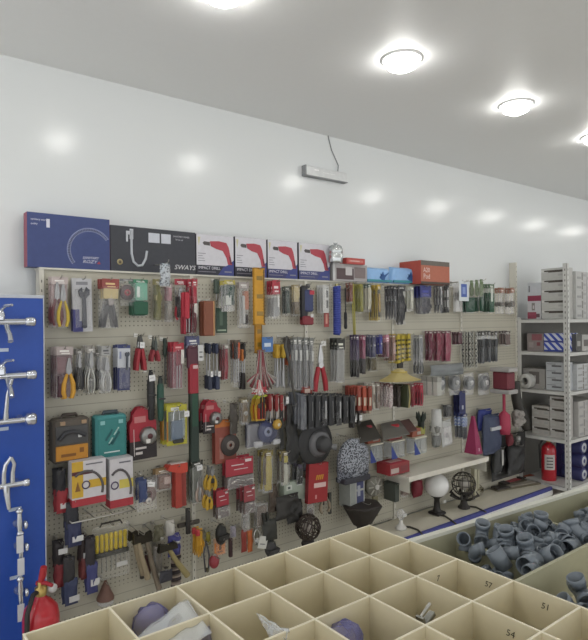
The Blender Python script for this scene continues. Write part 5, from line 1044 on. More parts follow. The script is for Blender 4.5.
def k_chainsaw(root, W, H, d):
    MB().tube([(-W*.35, -d*.5, H), (-W*.32, -d*.5, H*.7), (-W*.1, -d*.5, H*.45), (W*.35, -d*.5, H*.18), (W*.5, -d*.5, H*.0)], [.04, .045, .05, .055, .03], 8).build('bar_cover', '33302c', root)
    MB().pillow(-W*.5, 0, H*.1, H*.45, -.01, d, wr=.04, seed=4, pw=.4).build('grey_engine', pattern('noise', '6c6864', '98948e', 30), root)
    MB().cbox(-W*.1, W*.2, -d*.8, -d*.1, H*.25, H*.4, .01).build('red_guard', 'a83c38', root)
put(k_chainsaw, 508, 381, 532, 431, 'chainsaw', 'chainsaw', 'dark sleeved chainsaw hanging slantwise before the grey box shelf', off=.16, d=.12)
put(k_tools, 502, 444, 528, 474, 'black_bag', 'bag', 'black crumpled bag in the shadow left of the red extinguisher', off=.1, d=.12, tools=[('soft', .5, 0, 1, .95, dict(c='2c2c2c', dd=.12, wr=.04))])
put(k_tools, 511, 430, 523, 447, 'silver_coupler', 'tool', 'silver and black metal coupler above the black crumpled bag', off=.14, d=.08, tools=[('roll', .5, .1, .9, .8, dict(c='8a8a86', dd=.05)), ('block', .5, .1, .4, .9, dict(c='56524c'))])

# ---- fifth row, above the cream bins
def k_hammer(root, W, H, d, side=1, c='3a362e', wood='97886a'):
    hx = -side*W*.28
    MB().tube([(hx, -d*.5, H*.92), (hx+side*W*.3, -d*.6, H*.45), (hx+side*W*.66, -d*.8, 0)], [.012, .015, .018], 8).build('wooden_handle', wood, root)
    MB().prism([(hx-W*.3, H*.78), (hx-W*.26, H*1.0), (hx, H*.93), (hx+W*.3, H*.96), (hx+W*.34, H*.8), (hx+W*.06, H*.8)], -d*.8, -d*.3).build('iron_head', metal(c, .5), root)
put(k_hammer, 128, 530, 150, 577, 'hatchet', 'axe', 'dark-headed hatchet with a grey-brown wooden handle, left one of the pair', off=.1, d=.05, n=2, step=.06)
put(k_hammer, 139, 528, 162, 590, 'hatchet', 'axe', 'long-handled hatchet reaching down to the bins in the lower left', off=.06, d=.05, wood='8a7c68')
put(k_hammer, 158, 540, 192, 578, 'claw_hammer', 'hammer', 'hammer with a light olive wooden handle slanting down to the right', off=.14, d=.06, wood='9a8c58')
put(k_tools, 137, 552, 152, 578, 'axe_sheath', 'sheath', 'dark reddish-brown sheath between the hatchet handles', off=.05, d=.03, tools=[('block', .3, 0, .8, .3, dict(c='2e2624')), ('block', .75, .1, 1, .4, dict(c='4a2a28'))])
put(k_bag, 152, 545, 163, 575, 'pale_hammer_pack', 'pack', 'grey pale packet between the long-handled hatchet and the blue pack', off=.04, head='8a8478', dens=.3, tools=[('soft', .5, .05, .9, .9, dict(c='8c8478'))])
put(k_tools, 163, 520, 177, 536, 'white_dome_lamp', 'lamp', 'small frosted white dome above the blue pack in the lower left', off=.06, d=.08, tools=[('soft', .5, 0, 1, 1, dict(c='c8c4bc', dd=.08, wr=0, name='frosted_dome'))])
put(k_tools, 152, 525, 165, 541, 'olive_fixture', 'fixture', 'olive grey crumpled fixture left of the frosted dome', off=.06, d=.06, tools=[('soft', .5, 0, 1, 1, dict(c='6c6850', dd=.06, wr=.02)), ('disc', .6, .0, .5, .4, dict(c='a8a498', y=1.1))])
put(k_bag2, 165, 533, 183, 556, 'purple_bag', 'bag', 'violet blue bag with a white ticket under the frosted dome', off=.08, d=.07, c='3c3c84', c2='e0e0e4', lines=1)
for i in range(5):
    z0 = 552+i*7.2
    put(k_tools, 168, z0, 184, z0+6.6, 'tape_roll_small', 'tape roll', ('dark brown and cream ring, topmost of the little stacked column', 'second ring from the top of the little stacked column', 'middle ring of the little stacked column', 'second ring from the bottom of the little stacked column', 'bottom ring of the little column next to the bins')[i], off=.05, d=.07, hk=False,
        tools=[('soft', .5, 0, .6, .95, dict(c='33282a', dd=.06, wr=0, name='dark_ring')), ('soft', .5, .5, 1, .9, dict(c='a8988a', dd=.055, wr=0, name='pale_rim'))])
put(k_tools, 158, 567, 174, 582, 'grey_trowel', 'trowel', 'slate grey scoop hanging left of the stacked rings', off=.12, d=.04, tools=[('soft', .5, 0, .8, 1, dict(c='3c3c44', dd=.03)), ('driver', .5, .7, 1, .25, dict(c='4c4840'))])
put(k_tools, 186, 508, 190, 534, 'black_rod', 'rod', 'short thick dark upright bar above the yellow glove', off=.08, d=.03, minw=.03, tools=[('block', .5, 0, 1, .9, dict(c='2e2c28', name='bar'))])
put(k_tools, 176, 520, 201, 527, 'dark_bracket', 'bracket', 'thin dark crosswise bracket behind the short upright bar', off=.05, d=.04, tools=[('block', .5, .2, .8, 1, dict(c='4a443c', dd=.02, name='bracket_arm'))])
put(k_tools, 190, 527, 205, 556, 'yellow_glove', 'gloves', 'bright mustard yellow glove with a red ball clip in the lower row', off=.08, d=.04, n=2, step=.045, tools=[('glove', .5, 0, .98, .95, dict(c='cc9414')), ('soft', .12, .78, 1, .34, dict(c='c8363c', dd=.05, y=1))])
put(k_tools, 203, 532, 213, 545, 'lime_strap', 'strap', 'yellow-green slanting strap between the yellow glove and the black hat', off=.05, d=.02, tools=[('soft', .5, 0, 1, .7, dict(c='a89c34', dd=.02, taper=.4))])
def k_bcap(root, W, H, d, c='24221f'):
    MB().ball((0, -d*.5, H*.3), 1, W*.48, d*.5, H*.68, 20).build('crown', c, root)
    MB().prism([(-W*.4, H*.3), (W*.5, H*.35), (W*.4, H*.05), (0, 0), (-W*.5, H*.12)], -d*1.2, -d*.6).build('peak', c, root)
put(k_bcap, 213, 523, 229, 539, 'peaked_hat', 'hat', 'small black hat with a peak above the orange card', off=.08, d=.06)
put(k_card, 213.5, 538, 228, 556, 'orange_card_pack', 'pack', 'bright orange card with a dark figure print below the black hat', off=.1, d=.03, card='c09878', prints=((.08, .05, .92, .72, 'e08020'), (.45, .3, .65, .55, '5c3c18'), (.3, .15, .75, .24, '8a4c18')))
put(k_tools, 228, 538, 233, 557, 'dark_red_key', 'tool', 'narrow dark maroon hanging tool right of the orange card', off=.08, minw=.03, tools=[('block', .5, 0, 1, .8, dict(c='3c1e20', name='grip'))])
put(k_bag, 229, 524, 237, 538, 'lilac_pack', 'pack', 'pale lilac packet right of the black hat', off=.06, dens=.3, tools=[('soft', .5, .05, .9, .9, dict(c='a09aa8'))])
def k_ball(root, W, H, d, c='90343c'):
    MB().ball((0, -W*.45, H*.5), 1, W*.5, W*.45, H*.5, 20).build('ball', M(c, .3), root)
    MB().lathe([(W*.2, H*.95), (W*.2, H*1.02), (1e-4, H*1.02)], (0, -W*.45, 0), seg=12).build('cap', 'a8a098', root)
put(k_ball, 207, 555, 223, 569, 'red_ball_light', 'light', 'shiny dark red oval float just above the bins', off=.08, d=.08)
put(k_strap, 201, 541, 212, 571, 'wire_loop', 'wire', 'dark grey wire loop left of the orange card', off=.07, c='5c5c64')
for i, (a, b, c) in enumerate(((240, 248, '9a3428'), (247, 253, 'd06a30'))):
    put(k_tools, a, 528, b, 552, 'carabiner', 'clip', ('dull red pouch in the bottom row left of the grey ring', 'orange snap hook in the bottom row')[i], off=.07, minw=.04, tools=[('soft', .5, 0, .95, .9, dict(c=c, dd=.03, wr=.01))])
def k_ring(root, W, H, d, c='b8b8b4'):
    pts = [(math.cos(a)*W*.45, -d, H*.5+math.sin(a)*H*.45) for a in [2*PI*k/20 for k in range(20)]]
    MB().tube(pts, .005, 6, closed=True).build('ring', metal(c, .2), root)
    MB().cyl((0, -d-.004, H*.3), (0, -d+.006, H*.3), .014).build('swivel', 'd8d8d4', root)
put(k_ring, 252, 528, 260, 545, 'steel_ring', 'ring', 'oval silver wire ring right of the orange snap hook', off=.09, d=.02)
put(k_bag, 240, 508, 252, 530, 'clear_hook_pack', 'pack', 'clear crinkled pack with silver pieces above the red pouch', off=.05, d=.04, dens=.3, n=2, tools=[('soft', .5, .1, .7, .6, dict(c='a09c94')), ('bits', .5, .1, .6, .5, dict(n=4))])
put(k_bag, 252, 500, 270, 526, 'brown_film_pack', 'pack', 'brownish clear pack left of the black pouch, below the rose card', off=.03, d=.04, dens=.2, n=2, tools=[('soft', .5, .05, .8, .8, dict(c='7a6a5c'))])
def k_scoop(root, W, H, d):
    MB().pillow(-W*.5, W*.5, 0, H*.75, 0, d, wr=.01, pw=.25, taper=.2).build('scoop_body', '33342e', root)
    for s in (-.32, -.08): MB().tube([(W*s, -d*.5, H*.66), (W*s-.01, -d*.5, H)], .012, 8).build('strap', '2c2c26', root)
put(k_scoop, 259, 512, 280, 541, 'rubber_mallet', 'bag', 'square dark green-black pouch with two loops in the bottom row', off=.08, d=.06)
put(k_bcap, 262, 539, 279, 552, 'rounded_hat', 'hat', 'dark grey rounded hat under the square black pouch', off=.08, d=.07, c='383838')
put(k_card, 257, 537, 268, 549, 'white_ticket', 'price tag', 'crooked white ticket between the steel ring and the dark grey hat', off=.13, card='d8d8d0', prints=((.2, .3, .8, .4, '8c8c8c'),), blister=None, tilt=.3, hk=False)
# wicker ball lamp
def k_wicker(root, W, H, d):
    r = W*.5; c = Vector((0, -r, H-r)); mb = MB()
    for k in range(16):
        ax = Vector((random.gauss(0, 1), random.gauss(0, 1), random.gauss(0, 1))).normalized(); u = ax.orthogonal().normalized(); v = ax.cross(u)
        off = ax*random.uniform(-.35, .35)*r; rr = math.sqrt(r*r-off.length_squared)
        mb.tube([c+off+(u*math.cos(2*PI*q/22)+v*math.sin(2*PI*q/22))*rr for q in range(22)], .0042, 5, closed=True)
    mb.build('woven_shade', '3a2e26', root)
    MB().ball(tuple(c), r*.45, seg=14).build('glass_core', M('b8b0a8', .15), root)
    MB().lathe([(1e-4, 0), (r*.5, 0), (r*.55, .02), (r*.4, .05), (1e-4, .055)], (0, -r, 0), seg=20).build('dark_base', '28221e', root)
put(k_wicker, 294, 514, 319, 545, 'wicker_ball_lamp', 'lamp', 'dark wicker ball lamp hanging above the corner of the cream bins', off=.06, d=.14, round_=True)
put(k_bag, 305, 502, 316, 520, 'bulb_pack', 'pack', 'small clear packet with a silver dot above the wicker ball lamp', off=.06, d=.04, dens=.25, tools=[('disc', .5, .2, .8, .6, dict(c='8a827a')), ('soft', .5, 0, .6, .6, dict(c='6a5a54'))])
put(k_tools, 318, 488, 334, 515, 'tan_wall_bracket', 'fixture', 'tan and black curved fixture left of the tall white carton', off=.04, d=.06, tools=[('pliers', .4, .1, 1, .8, dict(c='a09078', c2='50483c')), ('block', .85, .0, .8, .25, dict(c='44443c')), ('block', .2, .4, .9, .2, dict(c='332a24'))])
def k_lantern(root, W, H, d):
    MB().lathe([(W*.12, H*.15), (W*.3, H*.28), (W*.6, H*.86), (W*.62, H*.9), (W*.5, H*.92), (1e-4, H*.98)], (0, -W*.5, 0), seg=6).build('lantern_body', '2f2723', root)
    MB().lathe([(1e-4, H*.04), (W*.13, H*.06), (W*.13, H*.15), (1e-4, H*.16)], (0, -W*.5, 0), seg=10).build('finial', '2a2420', root)
    MB().tube([(W*.4, -W*.5, H*.7), (W*.58, -W*.5, H*.72), (W*.62, -W*.5, H*.5), (W*.5, -W*.5, H*.45)], .008, 6).tube([(0, -W*.5, H*.08), (-W*.25, -W*.6, H*.0), (-W*.33, -W*.6, H*.08), (-W*.25, -W*.6, H*.12)], .008, 6).build('scroll_arm', '2a2420', root)
put(k_lantern, 341, 500, 376, 530, 'wall_lantern', 'lantern', 'black hexagonal wall lantern with scroll arms above the cream bins', off=.03, d=.2, round_=True)

# ================================================================== small shelf on the pegboard
SZ = .505
sx0, sx1 = onY(385, 478, 3.18).x, onY(487, 453, 2.95).x
sh = thing('wall_shelf', ((sx0+sx1)/2, WY-.013, SZ)); tag(sh, 'narrow cream steel shelf projecting from the pegboard above the globe lamp', 'shelf')
wL = (sx1-sx0)/2
MB().box(-wL, wL, -.25, 0, -.025, 0).build('shelf_board', CREAM, sh); MB().box(-wL, wL, -.255, -.25, -.035, .004).build('front_lip', M('d8d4c8'), sh)
for s in (-1, 1): MB().prism([(0, 0), (.004, 0), (.004, -.1), (0, -.1)], -.24, 0).build('bracket', CREAM, sh, loc=(s*wL*.96, 0, -.025))
# red carton on the shelf
r = thing('red_shelf_carton', (onY(397, 470, 3.05).x, 3.16, SZ+.012)); tag(r, 'glossy red carton with pale print lying on the left end of the small shelf', 'box')
k_box(r, .22, .085, .14, c='9c3438', side='b8343c', top='c02838', prints=((.05, .15, .45, .6, 'c8b8b0'), (.55, .2, .9, .7, '8a3a3c')))
MB().box(-.06, .07, -.1, -.04, .086, .088).build('top_print', 'e0a8a8', r)
# upright leg of the shelf near its right end
p = onY(476, 475, 3.1); o = MB().box(-.02, .02, -.02, .02, 0, .37).box(.03, .05, -.02, .02, 0, .37).build('shelf_support', M('b8b49c', .5)); o.location = (p.x, 3.12, .1)
tag(o, 'pale cream upright support under the right end of the small shelf', 'support')

# ================================================================== things on the base deck (z = .1)
DZ = .1
def lamp_foot(t, H, c='25211f'):
    MB().lathe([(1e-4, 0), (.05, 0), (.052, .012), (.034, .03), (.026, .06), (.022, H*.8), (.032, H*.9), (.04, H), (1e-4, H)], seg=14).build('foot', c, t)
p = onZ(437, 514, DZ); t = thing('globe_lamp', (p.x, p.y, DZ)); tag(t, 'garden lamp with a white frosted globe on a dark foot, on the pale deck', 'lamp')
k = (Vector((p.x, p.y, 0))).length
s = (437-425)/FPX*(p.y*F.y+p.x*F.x)      # globe radius
zc = onY(437.5, 485, p.y).z-DZ
lamp_foot(t, zc-s*.85)
MB().cbox(-.055, .055, -.055, .055, 0, .025, .008).build('square_base', '241f1e', t)
MB().ball((0, 0, zc), s, seg=28).build('globe', M('e4e4e2', .25, 0, .02), t)
MB().lathe([(s*.5, zc-s*.9), (s*.6, zc-s*.78), (s*.45, zc-s*.85)], seg=20).build('collar', '241f1e', t)
MB().box(.0, .03, -.07, -.068, zc-s*1.35, zc-s*1.1).build('price_tag', 'd0d0cc', t)
p = onZ(464, 508, DZ); t = thing('wire_lamp', (p.x, p.y, DZ)); tag(t, 'dark lamp with an openwork wire ball and leafy arms on the pale deck', 'lamp')
zc = onY(463, 484, p.y).z-DZ; s = .1; lamp_foot(t, zc-s*.8, '2c2824'); mb = MB()
for k in range(6):
    a = PI*k/6; mb.tube([(s*math.cos(q)*math.cos(a), s*math.cos(q)*math.sin(a), zc+s*math.sin(q)) for q in [2*PI*j/18 for j in range(18)]], .003, 5, closed=True)
for k in (-.5, 0, .5): mb.tube([(s*math.cos(k)*math.cos(q), s*math.cos(k)*math.sin(q), zc+s*math.sin(k)) for q in [2*PI*j/18 for j in range(18)]], .004, 5, closed=True)
mb.build('wire_cage', '3a342c', t); MB().ball((0, 0, zc), s*.5, seg=12).build('glass', M('a8a49c', .1), t)
mb = MB()
for k in range(7): a = 2*PI*k/7; mb.tube([(0, 0, zc-s*1.4), (.07*math.cos(a), .07*math.sin(a), zc-s*1.2), (.12*math.cos(a), .12*math.sin(a), zc-s*.9), (.1*math.cos(a), .1*math.sin(a), zc-s*.6)], [.006, .008, .014, .004], 6)
mb.build('leaf_arms', '34302a', t)
p = onZ(480, 494, DZ); t = thing('wire_ornament', (p.x, p.y, DZ)); tag(t, 'low curled wire ornament lying on the deck right of the openwork lamp', 'ornament'); mb = MB()
for k in range(8):
    cx, cy, rr = random.uniform(-.07, .07), random.uniform(-.04, .04), random.uniform(.025, .045); a0 = random.random()*3
    mb.tube([(cx+rr*math.cos(q), cy+rr*math.sin(q)*math.cos(a0), .05+rr*math.sin(q)*math.sin(a0)) for q in [2*PI*j/12 for j in range(12)]], .005, 5, closed=True)
mb.build('curled_wire', metal('8a8470', .4), t)
p = onZ(401, 529, DZ); t = thing('small_white_lamp', (p.x, p.y, DZ)); t.scale = (.6, .6, .62); tag(t, 'small white and clear plastic lamp on the deck left of the globe lamp', 'lamp')
MB().lathe([(1e-4, 0), (.07, 0), (.075, .02), (.05, .05), (.03, .06), (.02, .12)], seg=20).build('white_base', M('d4d2cc', .3), t)
MB().lathe([(.02, .11), (.045, .15), (.05, .21), (.03, .24), (1e-4, .25)], seg=18).build('clear_head', film('ffffff', .45), t)
MB().box(-.02, .05, -.055, -.053, .16, .2).build('price_tag', 'e0e0dc', t)
def cable(pts, lab, name='power_cable', r=.007, c='4a463e'):
    q = [onZ(x, y, DZ) for x, y in pts]; o = MB().tube([(v.x, v.y, DZ+r+.001) for v in q], r, 6).build(name, c); tag(o, lab, 'cable')
cable([(437, 515), (445, 517), (451, 521), (456, 525)], 'dark cord running from the globe lamp to the blue rail')
cable([(467, 507), (476, 508), (482, 511), (486, 513)], 'dark cord running from the openwork lamp to the blue rail')
cable([(400, 527), (410, 528), (418, 531), (422, 535)], 'dark cord running from the small white lamp to the blue rail')
# flat saws lying at the right end
def flat(x0, y0, x1, y1, w, name, cat, lab, parts):
    a, b = onZ(x0, y0, DZ), onZ(x1, y1, DZ); L = (b-a).length; t = thing(name, ((a.x+b.x)/2, (a.y+b.y)/2, DZ+.002), (0, 0, math.atan2(b.y-a.y, b.x-a.x))); tag(t, lab, cat); parts(t, L, w)
def fs(t, L, w, c1='b8484c', c2='8a8472'):
    MB().cbox(-L/2, L/2, -w/2, w/2, 0, .012, .003).build('metal_frame', metal(c2, .4), t)
    MB().cbox(-L/2, -L*.25, -w*.5, w*.5, .012, .03, .004).build('dark_grip', '3a342e', t)
    MB().cbox(-L*.2, L*.3, -w*.3, w*.45, .012, .02, .002).build('coloured_card', c1, t)
flat(494, 491, 543, 482, .09, 'miter_saw', 'saw', 'long grey steel saw lying in front at the right end of the deck', lambda t, L, w: fs(t, L, w, 'a8a090'))
flat(497, 485, 521, 479, .16, 'pink_saw_card', 'saw', 'saw with a pinkish red card lying behind the long grey saw', lambda t, L, w: fs(t, L, w, 'b84a50'))
flat(515, 479, 535, 475.5, .16, 'orange_saw_card', 'saw', 'saw with an orange-red card lying left of the red extinguisher', lambda t, L, w: fs(t, L, w, 'c05a3c'))
t = extinguisher((5.42, 2.96, DZ), 0, 'large red fire extinguisher with a white label at the foot of the white shelving', -.9); t.scale = (.88, .88, .86)

# ================================================================== white shelving unit at the right
RX, RF, RB = 5.27, 2.68, 3.19; RL = 1.9
st = thing('shelving_unit', (RX, RB, 0)); tag(st, 'white slotted steel shelving unit loaded with cartons at the right edge', 'shelving unit')
wht = M('c8c8c4', .4, 0, .03); LV = [1.70, 1.385, 1.015, .565, .12]; gp = M('6c6c68', .5)
for (x, y) in ((0, RF-RB), (0, 0), (RL, RF-RB), (RL, 0)):
    sy = 1 if y < 0 else -1; sx = 1 if x == 0 else -1; top = 2.22 if y < 0 else 1.72
    mb = MB().box(min(x, x+sx*.04), max(x, x+sx*.04), min(y, y+sy*.003), max(y, y+sy*.003), 0, top).box(min(x, x+sx*.003), max(x, x+sx*.003), min(y, y+sy*.04), max(y, y+sy*.04), 0, top); mb.mat(1)
    k = .05
    while k < top-.03:
        if y < 0: mb.box(min(x+sx*.016, x+sx*.024), max(x+sx*.016, x+sx*.024), y-.0006, y, k, k+.02).box(min(x, x-sx*.0006), max(x, x-sx*.0006), y+.016, y+.024, k, k+.02)
        k += .05
    mb.build('slotted_post', [wht, gp], st)
for z in LV:
    MB().box(.004, RL-.004, RF-RB+.004, -.004, z-.004, z).box(.004, RL-.004, RF-RB+.004, RF-RB+.008, z-.035, z).box(.004, .008, RF-RB+.004, -.004, z-.035, z).build('shelf', wht, st)
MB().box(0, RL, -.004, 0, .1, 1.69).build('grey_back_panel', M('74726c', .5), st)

def rb(x0, x1, y0, y1, z, label, n=1, L=.3, X=RX+.06, name='carton', cat='box', group=None, dx=0, **o):
    # a carton seen from the unit's open end: x0,x1 its far and near edges in the photo
    Y0, Y1 = onX(x0, (y0+y1)/2, X).y, onX(x1, (y0+y1)/2, X).y; Y0 = min(Y0, RB-.015); Y1 = max(Y1, RF+.012)
    H = (onX((x0+x1)/2, y0, X).z-onX((x0+x1)/2, y1, X).z)
    H /= n; out = []
    for k in range(n):
        t = thing(name, (X+L+dx, (Y0+Y1)/2, z+.001+k*H), (0, 0, -PI/2)); lab = label(k) if callable(label) else label
        k_box(t, Y0-Y1, H*.985, L, **o); tag(t, lab, cat, group); out.append(t)
    return out
wedge = ((0, .62, .2, .86, 'd8d8d4'), (.12, .66, .9, .8, '4c463e'), (.3, .58, 1, .7, '4c463e'), (.1, .15, .4, .3, 'c4c4c0'), (.7, .2, .9, .4, 'b4b4b0'))
ords = ('bottom', 'second from bottom', 'third from bottom', 'fourth from bottom', 'fifth from bottom', 'sixth from bottom')
rb(527.5, 541, 296, 317, LV[0], 'lower red and white carton with a round picture, on the top shelf of the shelving', name='rose_carton', c='cfced2', prints=((0, .02, .65, .34, '9c4258'), (.65, .08, .9, .26, '6c5058'), (.32, .42, .55, .78, '8c8684'), (.4, .5, .5, .66, 'd4d0d0')))
rb(527.5, 541, 277.5, 296, LV[0]+.178, 'upper white carton with a crimson band, on the top shelf of the shelving', name='rose_carton', c='c6cad0', prints=((0, .0, 1, .3, '98324e'), (.08, .5, .18, .85, '74787c')))
rb(541.5, 565.5, 266, 317, LV[0]-.0, lambda k: 'white carton with dark wedge end left of the post, top shelf, %s' % ords[k], n=5, c='c6c6c2', group='wedge-marked cartons on the top shelf', prints=wedge, L=.14)
rb(527, 543.5, 332, 350, LV[1], 'faded pinkish carton at the back of the second shelf', name='pink_carton', c='948886', prints=((.3, .6, .9, .95, '9c5c64'), (.1, .2, .4, .5, 'a89c98'), (.6, .3, .8, .5, '8a4a50')))
rb(544, 565, 331, 349.5, LV[1], lambda k: 'blue and white diagonally striped carton on the second shelf, %s one' % ('lower', 'upper')[k], n=2, name='striped_carton', group='blue striped cartons', c=pattern('stripe', '3c50ac', 'd0d4e0', 9), prints=((0, .0, 1, .2, '3848a0'),), L=.25)
rb(520, 545, 367, 387, LV[2], 'grey carton picturing a round grinder on the third shelf', name='grinder_carton', c='a4a09c', prints=((.3, .25, .75, .85, '6c6662'), (.42, .4, .6, .66, 'b8b4b0'), (.05, .02, .3, .2, '8c4a4c')), L=.3)
rb(546, 565.5, 361, 389, LV[2], lambda k: 'slim white printed carton, third shelf, left of the post, %s' % ords[k], n=4, c='c2c6ca', group='slim white cartons on the third shelf', prints=((.3, .35, .8, .6, '6c6c6e'), (.05, .7, .5, .8, '8a8c8e')), L=.14)
rb(532, 549.5, 403, 432, LV[3], lambda k: 'white carton with a dark flap shape, back column of the fourth shelf, %s' % ords[k], n=3, c='c0bcb6', group='back column cartons on the fourth shelf', prints=wedge, L=.14)
rb(550, 565.5, 393, 434, LV[3], lambda k: 'white carton with a dark flap shape, front column of the fourth shelf, %s' % ords[k], n=4, c='c4c0ba', group='front column cartons on the fourth shelf', prints=wedge, L=.14)
# cartons behind, seen through the unit's long front
def rf(x0, x1, H, z, label, n=1, d=.3, name='carton', group=None, cat='box', **o):
    a, b = onY(x0, 380, RF+.02).x, onY(x1, 380, RF+.02).x
    for k in range(n):
        t = thing(name, ((a+b)/2, RF+.015+d, z+.001+k*H)); k_box(t, b-a-.004, H*.985, d, **o); tag(t, label(k) if callable(label) else label, cat, group)
fp = ((.1, .2, .5, .45, 'a4a4a2'), (.55, .1, .66, .9, '8c8a86'), (.72, .5, .95, .75, 'b0b0ae'))
for c, (xa, xb) in enumerate(((576.5, 587), (587.3, 597))):
    nm = ('just right of the post', 'at the photo edge')[c]
    rf(xa, xb, .091, LV[0], lambda k: 'white carton on top shelf, column %s, %s' % (nm, ords[k]), n=5, c='c4c4c2', prints=fp, group='cartons right of the post on the top shelf')
    rf(xa, xb, .062, LV[2], lambda k: 'slim white carton, third shelf, column %s, %s' % (nm, ords[k]), n=4, c='c6c8ca', prints=fp, group='cartons right of the post on the third shelf')
    rf(xa+1, xb, .085, LV[3], lambda k: 'white carton, fourth shelf, column %s, %s' % (nm, ords[k]), n=4, c='bebcb8', prints=fp, group='cartons right of the post on the fourth shelf')
rf(576, 581.5, .17, LV[1], 'dark grey carton on the second shelf right of the post', name='grey_carton', c='5c5c5a', prints=((.2, .3, .8, .6, 'a8a8a4'),))
rf(582, 590, .16, LV[1], 'white carton with dark picture on the second shelf right of the post', name='picture_carton', c='b8b8b4', prints=((.2, .3, .8, .7, '6c6864'),))
# white roll at the left end of shelf three
p = onX(517, 380, RX+.1)
t = thing('white_roll', (RX+.1, RB-.085, LV[2]+.001)); tag(t, 'white rolled sheet standing beside the grinder carton on the third shelf', 'roll')
MB().lathe([(.035, -.12), (.07, -.12), (.072, -.11), (.072, .0), (.07, .01), (.035, .01), (.035, -.12)], (0, 0, .073), 'x', 22).build('roll', 'd0d0cc', t)
# blue wrapped bundles at the bottom
p = MB().box(0, .012, -.26, 0, 0, .4).build('purple_board', M('3a3666', .5)); p.location = (RX+.33, RF+.3, LV[4]+.001); tag(p, 'dark violet board standing behind the large red extinguisher', 'board')
for i in range(6):
    a = thing('wrapped_bundle', (5.62+.17*(i % 2), RF+.13, LV[4]+.002+.13*(i//2))); tag(a, 'dark blue and white wrapped roll in the lowest bay right of the post, %s %s' % (('lower', 'middle', 'upper')[i//2], ('left', 'right')[i % 2]), 'roll', 'blue wrapped rolls in the lowest bay')
    MB().lathe([(1e-4, -.1), (.058, -.1), (.063, -.09), (.063, .09), (.058, .1), (1e-4, .1)], (0, 0, .064), 'y', 18).build('roll', '343a72', a)
    MB().lathe([(.02, -.102), (.045, -.102), (.045, -.1)], (0, 0, .064), 'y', 16).build('white_end', 'c4c8d0', a)

# ================================================================== divided bin table in the foreground (top at z = .9)
TZ, CS, X0, R0Y = .9, .206, .36, 1.607
bt = thing('bin_table', (X0, R0Y, 0)); tag(bt, 'large cream wooden table divided into square open bins in the foreground', 'bin table')
cream = M('d6ccae', .5, 0, .03); creamE = M('e8e0c8', .5, 0, .02); DEP = .15; TH = .006
def onbt(mb, name, m, **k): o = mb.build(name, m, bt, **k); o.location = (-X0, -R0Y, 0); return o
XE = X0+6*CS
rows = [R0Y-.2055*k for k in range(8)]; colsx = [X0-.017]+[X0+CS*k for k in range(1, 7)]
def strip(x0, x1, y0, y1, z0=TZ-DEP, z1=TZ, name='divider'):
    mb = MB().box(x0, x1, y0, y1, z0, z1-.002); mb.mat(1).box(x0, x1, y0, y1, z1-.002, z1); return onbt(mb, name, [cream, creamE])
for k, y in enumerate(rows): strip(X0-.017-TH/2, XE+TH/2, y-TH/2, y+TH/2)
for k, x in enumerate(colsx): strip(x-TH/2, x+TH/2, rows[-1], rows[0]+TH/2, z1=TZ+.0008)
onbt(MB().box(X0-.017, XE, rows[-1], rows[1], TZ-DEP-.02, TZ-DEP).box(XE, XE+1.9, rows[-1], rows[1]-.14, TZ-DEP-.02, TZ-DEP).add([(XE, rows[1]-.14, TZ-DEP), (XE+1.9, rows[1]-.14, TZ-DEP), (XE, rows[1], TZ-DEP)], [(0, 1, 2)]).box(X0-.017, XE, rows[1], rows[0], TZ-DEP-.02, TZ-DEP), 'tray_bottom', cream)
cream_shade = M('a8a68c', .5, 0, .04); wr_ = M('d8d8cc', .4, 0, .02)  # first one: greyer copy of the cream, with shading put into its colour
XR = XE+1.9; YR = rows[1]
SK = .072                                             # the far side of this half runs slightly askew
def yr(x): return YR-SK*(x-XE)
def slant(w0, w1, z0, z1):
    vs = [(x, yr(x)+w, z) for z in (z0, z1) for w in (w0, w1) for x in (XE, XR)]
    return MB().add(vs, [(0, 2, 3, 1), (4, 5, 7, 6), (0, 1, 5, 4), (2, 6, 7, 3), (0, 4, 6, 2), (1, 3, 7, 5)])
onbt(slant(-.01, .01, TZ-DEP-.02, TZ-.012), 'outer_panel', cream_shade)
onbt(slant(-.012, .014, TZ-.012, TZ+.001), 'white_rim', wr_)
PX = [XE+.24, XE+.70, XE+1.2]
for x in PX: onbt(MB().box(x-.006, x+.006, rows[3], yr(x)-.01, TZ-.15, TZ-.045), 'shaded_grey_divider', cream_shade)
onbt(MB().box(XE, XR, rows[3]-.006, rows[3]+.006, TZ-DEP, TZ-.005), 'shaded_grey_divider', cream_shade)
onbt(MB().box(XE, XR, rows[6]-.006, rows[6]+.006, TZ-DEP, TZ-.005), 'shaded_grey_divider', cream_shade)
for (x, y) in ((X0+.03, rows[0]-.03), (XE-.03, rows[0]-.03), (X0+.03, rows[-1]+.03), (XE-.03, rows[-1]+.03), (XR-.04, YR-.18), (XR-.04, rows[-1]+.03)):
    onbt(MB().box(x-.025, x+.025, y-.025, y+.025, 0, TZ-DEP-.02), 'leg', M('b0a27c', .5))
# pencilled numbers
def num(px, py, s, axis, size=.026):
    if axis == 'x':      # on a panel facing -x
        X = min(colsx, key=lambda q: abs(q-onX(px, py, q).x+ (0 if 0 else 0)) if False else abs(onX(px, py, q).z-(TZ-.06))) - TH/2-.0006
        p = onX(px, py, X); rot = (PI/2, 0, -PI/2)
    else:
        Y = min(rows, key=lambda q: abs(onY(px, py, q).z-(TZ-.06))) - TH/2-.0006
        p = onY(px, py, Y); rot = (PI/2, 0, 0)
    text(s, size, bt, (p.x-X0, p.y-R0Y, p.z-.01), '4a4432', rot, 'handwritten_number', align='CENTER', shear=.2)
num(438, 578, '7', 'y'); num(488, 584, '57', 'x'); num(545, 606, '51', 'x'); num(510, 633, '54', 'x')
